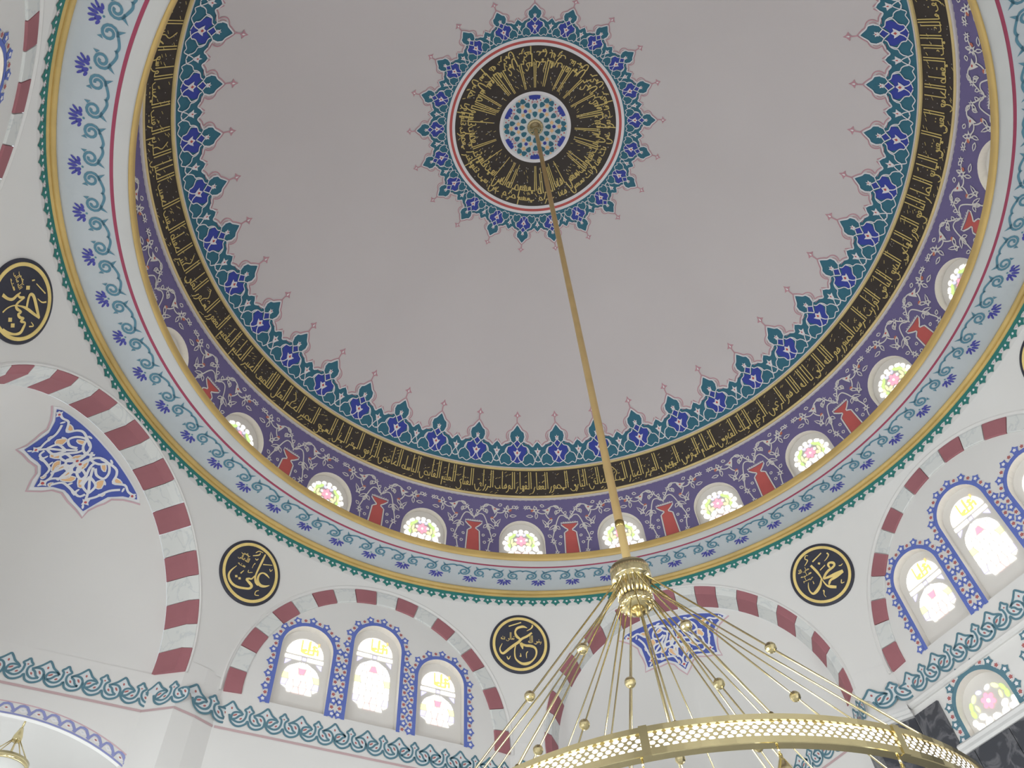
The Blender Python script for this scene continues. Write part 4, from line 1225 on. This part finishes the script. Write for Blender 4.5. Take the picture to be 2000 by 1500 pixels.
# ------------------------------------------------------------------ piers between wall arches and squinches
pier_n = 0
for i, az in enumerate(WALL_AZ):
    for s in (1, -1):                       # s = 1: pier on the right of the wall as seen from inside
        sq = SQ_AZ[(i - 1) % 4] if s > 0 else SQ_AZ[i]
        Wp = wpt(az, DP, s * (AW + .0), 0)
        Sp = wpt(sq, DS, -s * AS, 0)
        S2p = wpt(sq, VD, -s * 1.945, 0)
        nose = (Wp + Sp) / 2
        nose = Vector((nose.x, nose.y, 0)) * (5.905 / math.hypot(nose.x, nose.y))
        col = [Wp, nose, Sp, S2p]
        if s < 0:
            col = col[::-1]                 # keep left-to-right order as seen from inside
        marble = az == 41.5
        top, mid = PZ + ZO + .02, (5.22 + ZO if marble else 0.0)
        mb = MB()
        col = col[::-1] if False else col
        pts = [Vector((p.x, p.y, 0)) for p in col]
        mb.grid([[(p.x, p.y, top) for p in pts], [(p.x, p.y, mid) for p in pts]], 'wall_plaster')
        pier_n += 1
        pr = mb.build('wall_pier', None, kind='structure')
        # band and line across the pier
        order = pts[::-1] if s > 0 else pts
        seq = sorted(range(4), key=lambda k: -((deg(math.atan2(pts[k].y, pts[k].x)) - az + 180) % 360))
        run = [pts[k] for k in seq]         # azimuth falling = left to right
        for a, b in zip(run, run[1:]):
            A3, B3 = Vector((a.x, a.y, BL + ZO)), Vector((b.x, b.y, BL + ZO))
            if (B3 - A3).length > .15:
                rose_line(A3, B3, pr)
        a, b = (run[0], run[2]) if s < 0 else (run[1], run[3])
        # knots: one on the face, one on the return
        face = (Wp, Sp) if s > 0 else (Sp, Wp)
        A3, B3 = Vector((face[0].x, face[0].y, BL + ZO)), Vector((face[1].x, face[1].y, BL + ZO))
        inw = Vector((-A3.x, -A3.y, 0)).normalized() * .035
        ret = (Sp, S2p) if s > 0 else (S2p, Sp)
        knot_run(A3 + inw, B3 + inw, pr)
        A3, B3 = Vector((ret[0].x, ret[0].y, BL + ZO)), Vector((ret[1].x, ret[1].y, BL + ZO))
        knot_run(A3, B3, pr)
        if marble:
            for a, b in zip(run, run[1:]):
                for z0, z1 in ((-1.58, .55), (.57, 2.7), (2.72, 4.72), (4.74, 5.2)) if False else ((-1.58, 1.5), (1.52, 3.4), (3.42, 5.2)):
                    mm = MB()
                    mm.grid([[(a.x, a.y, z1 + ZO), (b.x, b.y, z1 + ZO)], [(a.x, a.y, z0 + ZO), (b.x, b.y, z0 + ZO)]], 'dark_marble')
                    mm.build('marble_slab', pr)
            cm = MB()
            for k, (z, o) in enumerate(((5.2, .0), (5.2, .05), (5.23, .05), (5.235, .075), (5.275, .075), (5.285, .1), (5.325, .1), (5.33, .0))):
                pass
            rows = []
            for z, o in ((5.2, -.01), (5.2, .05), (5.23, .05), (5.235, .075), (5.275, .075), (5.285, .1), (5.325, .1), (5.33, -.01)):
                row = []
                for p in run:
                    r = math.hypot(p.x, p.y)
                    row.append((p.x * (r - o) / r, p.y * (r - o) / r, z + ZO))
                rows.append(row)
            cm.grid(rows, 'marble_white')
            cm.build('cornice', pr)

# knot band and rose line on the flat walls and in the corner bays
for az in WALL_AZ:
    w = walls[az]
    for t0, t1 in ((-5.55, -2.72), (-1.9, 1.9), (2.72, 5.55)):
        A3, B3 = wpt(az, DP, t0, BL), wpt(az, DP, t1, BL)
        knot_run(A3, B3, w)
        rose_line(A3, B3, w)
# marble cladding, window surrounds and ledge of the right wall
wr = walls[41.5]
for k in range(8):
    t0 = -1.9 + 3.8 * k / 8
    mm = MB()
    for z0, z1 in ((-1.58, 1.5), (1.52, 3.0), (3.02, 4.55)):
        mm = MB()
        mm.box((t0 + .2375, DP - .015, (z0 + z1) / 2 + ZO), (.465, .03, z1 - z0), 'dark_marble')
        mm.build('marble_slab', wr)
for t0, t1 in ((-1.9, -1.55), (1.58, 1.9)):
    mm = MB()
    mm.box(((t0 + t1) / 2, DP - .015, (4.6 + 5.2) / 2 + ZO), (t1 - t0, .03, .6), 'dark_marble')
    mm.build('marble_slab', wr)
mm = MB()
prof = ((4.53, 0), (4.53, .05), (4.56, .06), (4.575, .09), (4.61, .1), (4.635, .08), (4.65, .03), (4.65, 0))
mm.grid([[(t, DP - o, z + ZO) for z, o in prof] for t in (-1.56, 1.58)], 'marble_white')
mm.build('sill', wr)
mm = MB()
prof = ((5.29, 0), (5.29, .03), (5.305, .06), (5.335, .065), (5.34, 0))
mm.grid([[(t, DP - o, z + ZO) for z, o in prof] for t in (-1.9, 1.9)], 'wall_plaster')
mm.build('ledge', wr)
for t0, t1 in ((2.05, 5.55), (-5.55, -2.05)):
    for k in range(6):
        mm = MB()
        a = t0 + (t1 - t0) * k / 6
        mm.box((a + (t1 - t0) / 12, DP - .012, (-1.58 + 4.9) / 2 + ZO), ((t1 - t0) / 6 - .02, .024, 6.48), 'dark_marble' if k not in (2,) else 'marble_white')
        mm.build('marble_slab', wr)

# ------------------------------------------------------------------ floor
mb = MB()
mb.add([(-14, -14, 0), (14, -14, 0), (14, 14, 0), (-14, 14, 0)], [(0, 1, 2, 3)], 'carpet_red')
mb.build('floor', kind='structure')
# ------------------------------------------------------------------ calligraphy roundels on the pendentives
RLAB = ['round black board, gold lettering with sweeping tail and two dots, beside left triple windows',
        'round black board with crossed gold lettering, right of the left triple windows by the chandelier',
        'round black board with gold lettering, left of the right-hand windows above the chandelier ring',
        'round black board with gold lettering and three square dots, cut by the left edge',
        'round black board just showing at the right edge below the cornice']
RPOS = [(149.65, 7.40), (108.44, 7.41), (62.77, 7.40), (-164.4, 7.42), (21.2, 7.45)]
RR = .447
for k, (az, z) in enumerate(RPOS):
    fn = pend(az, z)
    mb = MB()
    nr = 6
    rows = [[fn(RR * q * cos(2 * pi * i / 64), RR * q * sin(2 * pi * i / 64), .022) for i in range(64)] for q in (.001, .25, .5, .75, .97)]
    rows.append([fn(RR * cos(2 * pi * i / 64), RR * sin(2 * pi * i / 64), .016) for i in range(64)])
    rows.append([fn(RR * cos(2 * pi * i / 64), RR * sin(2 * pi * i / 64), .002) for i in range(64)])
    mb.grid(rows, 'board_black', True)
    bd = mb.build('calligraphy_roundel', None, ROT(az), smooth_=True, label=RLAB[k], cat='roundel', group='black calligraphy roundels between the arches')
    mb = MB()
    rows = [[fn(RR * q * cos(2 * pi * i / 64), RR * q * sin(2 * pi * i / 64), o) for i in range(64)] for q, o in ((.915, .022), (.91, .03), (.83, .03), (.823, .022))]
    mb.grid(rows, 'board_gold', True)
    mb.build('gold_rim', bd)
    if k < 4:
        mb = MB()
        strokes, blocks = [], []
        st = RND[k]
        nb = 2 if k == 1 else 1
        for s in st[:-nb]:
            mb.paint(stroke2d([(a / 1000, b / 1000, max(.008, w / 1000)) for a, b, w in s], 0), fn, 'board_gold', 7)
        mb.build('gold_lettering', bd)
        mb = MB()
        for s in st[-nb:]:
            cx, cy, w, h = s[0][0] / 1000, s[0][1] / 1000, s[0][2] / 1000, s[1][2] / 1000
            lines = ['رضي الله', 'تعالى عنه'] if nb == 2 and s is st[-2] else (['رضي الله', 'عنه'] if nb == 2 else ['رضي الله', 'تعالى عنه', 'رضي الله', 'عنه'])
            if nb == 2:
                lines = ['تعالى عنه'] if s is st[-2] else ['رضي الله']
            elif k == 2:
                lines = ['صلى الله', 'عليه', 'وسلم']
            else:
                lines = ['رضي', 'الله تعالى', 'عنه']
            block(mb, lines, cx, cy, w * .95, h, .0075, lambda x, y, off: fn(x, y, off), 'board_gold', 7)
        mb.build('small_lettering', bd, kind='stuff')

# ------------------------------------------------------------------ the great chandelier
ch = bpy.data.objects.new('chandelier', None)
COL.objects.link(ch)
ch.location = (0, 0, 0)
ch['label'] = 'large brass chandelier with pierced ring hanging on a long rod from the dome crown'
ch['category'] = 'chandelier'
AP = DZ + DR + ZO
def part(name, fn, parent=ch, smooth_=True):
    mb = MB()
    fn(mb)
    return mb.build(name, parent, smooth_=smooth_)
part('ceiling_rose', lambda m: m.lathe([(.001, AP - .01), (.135, AP - .012), (.135, AP - .03), (.12, AP - .045), (.105, AP - .045), (.1, AP - .065), (.082, AP - .075), (.075, AP - .095), (.058, AP - .105), (.05, AP - .13), (.038, AP - .14), (.036, AP - .18)], 'brass', 32))
rod = part('rod', lambda m: m.lathe([(.033, AP - .05), (.033, 4.25 + ZO)], 'brass_rod', 20))
part('lower_rod', lambda m: m.lathe([(.031, 4.26 + ZO), (.031, 3.78 + ZO)], 'brass_satin', 20))
part('joint_collar', lambda m: m.lathe([(.031, 4.29 + ZO), (.0365, 4.285 + ZO), (.0365, 4.24 + ZO), (.031, 4.235 + ZO)], 'brass_dark', 20), rod)
H = 3.5 + ZO
hub = part('hub', lambda m: m.lathe([(.03, H + .34), (.05, H + .335), (.138, H + .32), (.142, H + .31), (.142, H + .22), (.138, H + .21), (.118, H + .205), (.112, H + .19), (.112, H + .06), (.118, H + .04), (.118, H + .02), (.11, H), (.095, H - .018), (.06, H - .028), (.001, H - .03)], 'brass', 48))
def flutes(m):
    for k in range(24):
        a = 2 * pi * k / 24
        m.tube((.112 * cos(a), .112 * sin(a), H + .06), (.112 * cos(a), .112 * sin(a), H + .2), .009, 'brass', 6)
part('fluting', flutes, hub)
def beads(m):
    for k in range(20):
        a = 2 * pi * k / 20
        m.lathe([(.001, .012), (.01, .008), (.012, 0), (.01, -.008), (.001, -.012)], 'brass', 8, (.108 * cos(a), .108 * sin(a), H + .005))
part('bead_trim', beads, hub)
part('finial', lambda m: m.lathe([(.05, H - .028), (.045, H - .05), (.02, H - .055), (.022, H - .075), (.001, H - .09)], 'brass_dark', 16), hub)

RG, ZB, ZTp = 1.5, 1.64 + ZO, 1.76 + ZO
def ringband(m):
    n = 144
    prof = [(RG + .012, ZB), (RG + .016, ZB + .002), (RG + .016, ZB + .028), (RG + .004, ZB + .03), (RG + .004, ZTp - .026), (RG + .016, ZTp - .024), (RG + .016, ZTp), (RG + .012, ZTp + .002), (RG - .03, ZTp + .002), (RG - .03, ZTp - .024), (RG - .018, ZTp - .026), (RG - .018, ZB + .03), (RG - .03, ZB + .028), (RG - .03, ZB), (RG + .012, ZB)]
    m.lathe(prof, 'brass', n)
ring = part('ring', ringband, smooth_=False)
def dots(m):
    ncol = 268
    for s, rr in ((1, RG + .0055), (-1, RG - .0195)):
        for j in range(4):
            z = ZB + .0375 + j * .0165
            for i in range(ncol):
                a = 2 * pi * (i + (.5 if j % 2 else 0)) / ncol
                big = .0118 if (i * 7 + j * 3) % 5 else .009
                V = []
                for q in range(6):
                    b = 2 * pi * q / 6
                    aa = a + big * 1.15 * cos(b) / rr
                    V.append((rr * cos(aa), rr * sin(aa), z + big * .8 * sin(b)))
                m.add(V, [tuple(range(6)) if s > 0 else tuple(reversed(range(6)))], 'acrylic_white')
d_ = part('acrylic_inlay', dots, ring, False)
d_['kind'] = 'stuff'
def inner_ring(m):
    m.lathe([(.9, 1.52 + ZO), (.915, 1.522 + ZO), (.915, 1.6 + ZO), (.9, 1.602 + ZO), (.885, 1.6 + ZO), (.885, 1.522 + ZO), (.9, 1.52 + ZO)], 'brass', 96)
part('inner_ring', inner_ring, smooth_=False)
def cable(azd, hr, hz, r1, z1, rad_=.0055, ball=None):
    a = rad(azd)
    P0 = Vector((hr * cos(a), hr * sin(a), hz))
    P1 = Vector((r1 * cos(a), r1 * sin(a), z1))
    c = part('stay_rod', lambda m: m.tube(P0, P1, rad_, 'brass', 8))
    def fit(m):
        d = (P1 - P0).normalized()
        m.tube(P1 - d * .03, P1, .011, 'brass_dark', 8)
        m.lathe([(.001, .012), (.011, .006), (.013, 0), (.011, -.006), (.001, -.012)], 'brass', 10, tuple(P1 + Vector((0, 0, .004))))
    part('fixing', fit, c)
    if ball:
        p = P0 + (P1 - P0) * ball
        def sph(m):
            prof = [(.033 * sin(pi * i / 8) + .0005, .033 * cos(pi * i / 8)) for i in range(9)]
            m.lathe(prof, 'brass', 12, tuple(p))
        part('ball', sph, c, False)
for az in (-152, -115, -73, -33, 6, 46, 86, 126, 166):
    cable(az, .13, H + .18, RG - .01, ZTp, .0062, .5)
for az in (-88, -50, -10, 30, 70, 110, 150, -170, -130):
    cable(az, .125, H + .1, RG - .02, ZTp, .005)
for az in (-167, -106, -38, 22, 82, 142):
    cable(az, .1, H + .02, .9, 1.6 + ZO, .0055, .45)
for k in range(9):
    a = rad(-73 + 20 + 40 * k)
    def plate(m):
        mx = Matrix.Rotation(a, 3, 'Z')
        m.box((RG * cos(a) * 1.006, RG * sin(a) * 1.006, (ZB + ZTp) / 2), (.026, .034, .124), 'brass', mx)
    part('joint_plate', plate, ring, False)
for k in range(18):
    a = rad(-74 + 20 * k)
    px, py = RG * cos(a) * .995, RG * sin(a) * .995
    def pend_l(m):
        z = ZB
        m.tube((px, py, z), (px, py, z - .03), .005, 'brass', 6)
        m.lathe([(.001, -.03), (.008, -.035), (.008, -.05), (.014, -.06), (.03, -.095), (.034, -.11), (.034, -.125), (.02, -.13)], 'brass', 14, (px, py, z))
    lp = part('lamp_holder', pend_l)
    part('lamp_glass', lambda m: m.lathe([(.028, -.125), (.036, -.15), (.034, -.18), (.02, -.205), (.001, -.215)], 'frosted_glass', 14, (px, py, ZB)), lp)

# ------------------------------------------------------------------ small chandelier in the side bay
def wl(x, y, z):
    a = rad(129.2)
    return Vector((cos(a) * y + sin(a) * x, sin(a) * y - cos(a) * x, z + ZO))
B = wl(-3.9, DP + 1.3, 5.46)
sc = bpy.data.objects.new('small_chandelier', None)
COL.objects.link(sc)
sc.location = (0, 0, 0)
sc['label'] = 'small brass chandelier with pale glass bowl seen through the lower left archway'
sc['category'] = 'chandelier'
part('rod', lambda m: m.tube(B + Vector((0, 0, .15)), (B.x, B.y, 6.0 + ZO), .012, 'brass', 10), sc)
part('cap', lambda m: m.lathe([(.001, .16), (.02, .15), (.05, .05), (.055, .0), (.04, -.02), (.001, -.03)], 'brass', 20, tuple(B)), sc)
for k in range(6):
    a = 2 * pi * k / 6 + .3
    part('chain', lambda m: m.tube(B + Vector((.04 * cos(a), .04 * sin(a), 0)), B + Vector((.235 * cos(a), .235 * sin(a), -.27)), .007, 'brass', 6), sc)
part('rim', lambda m: m.lathe([(.235, -.27), (.25, -.26), (.25, -.32), (.235, -.33), (.225, -.29), (.235, -.27)], 'brass', 40, tuple(B)), sc)
part('bowl', lambda m: m.lathe([(.232, -.3), (.228, -.36), (.19, -.46), (.11, -.53), (.001, -.55)], 'frosted_glass', 32, tuple(B)), sc)
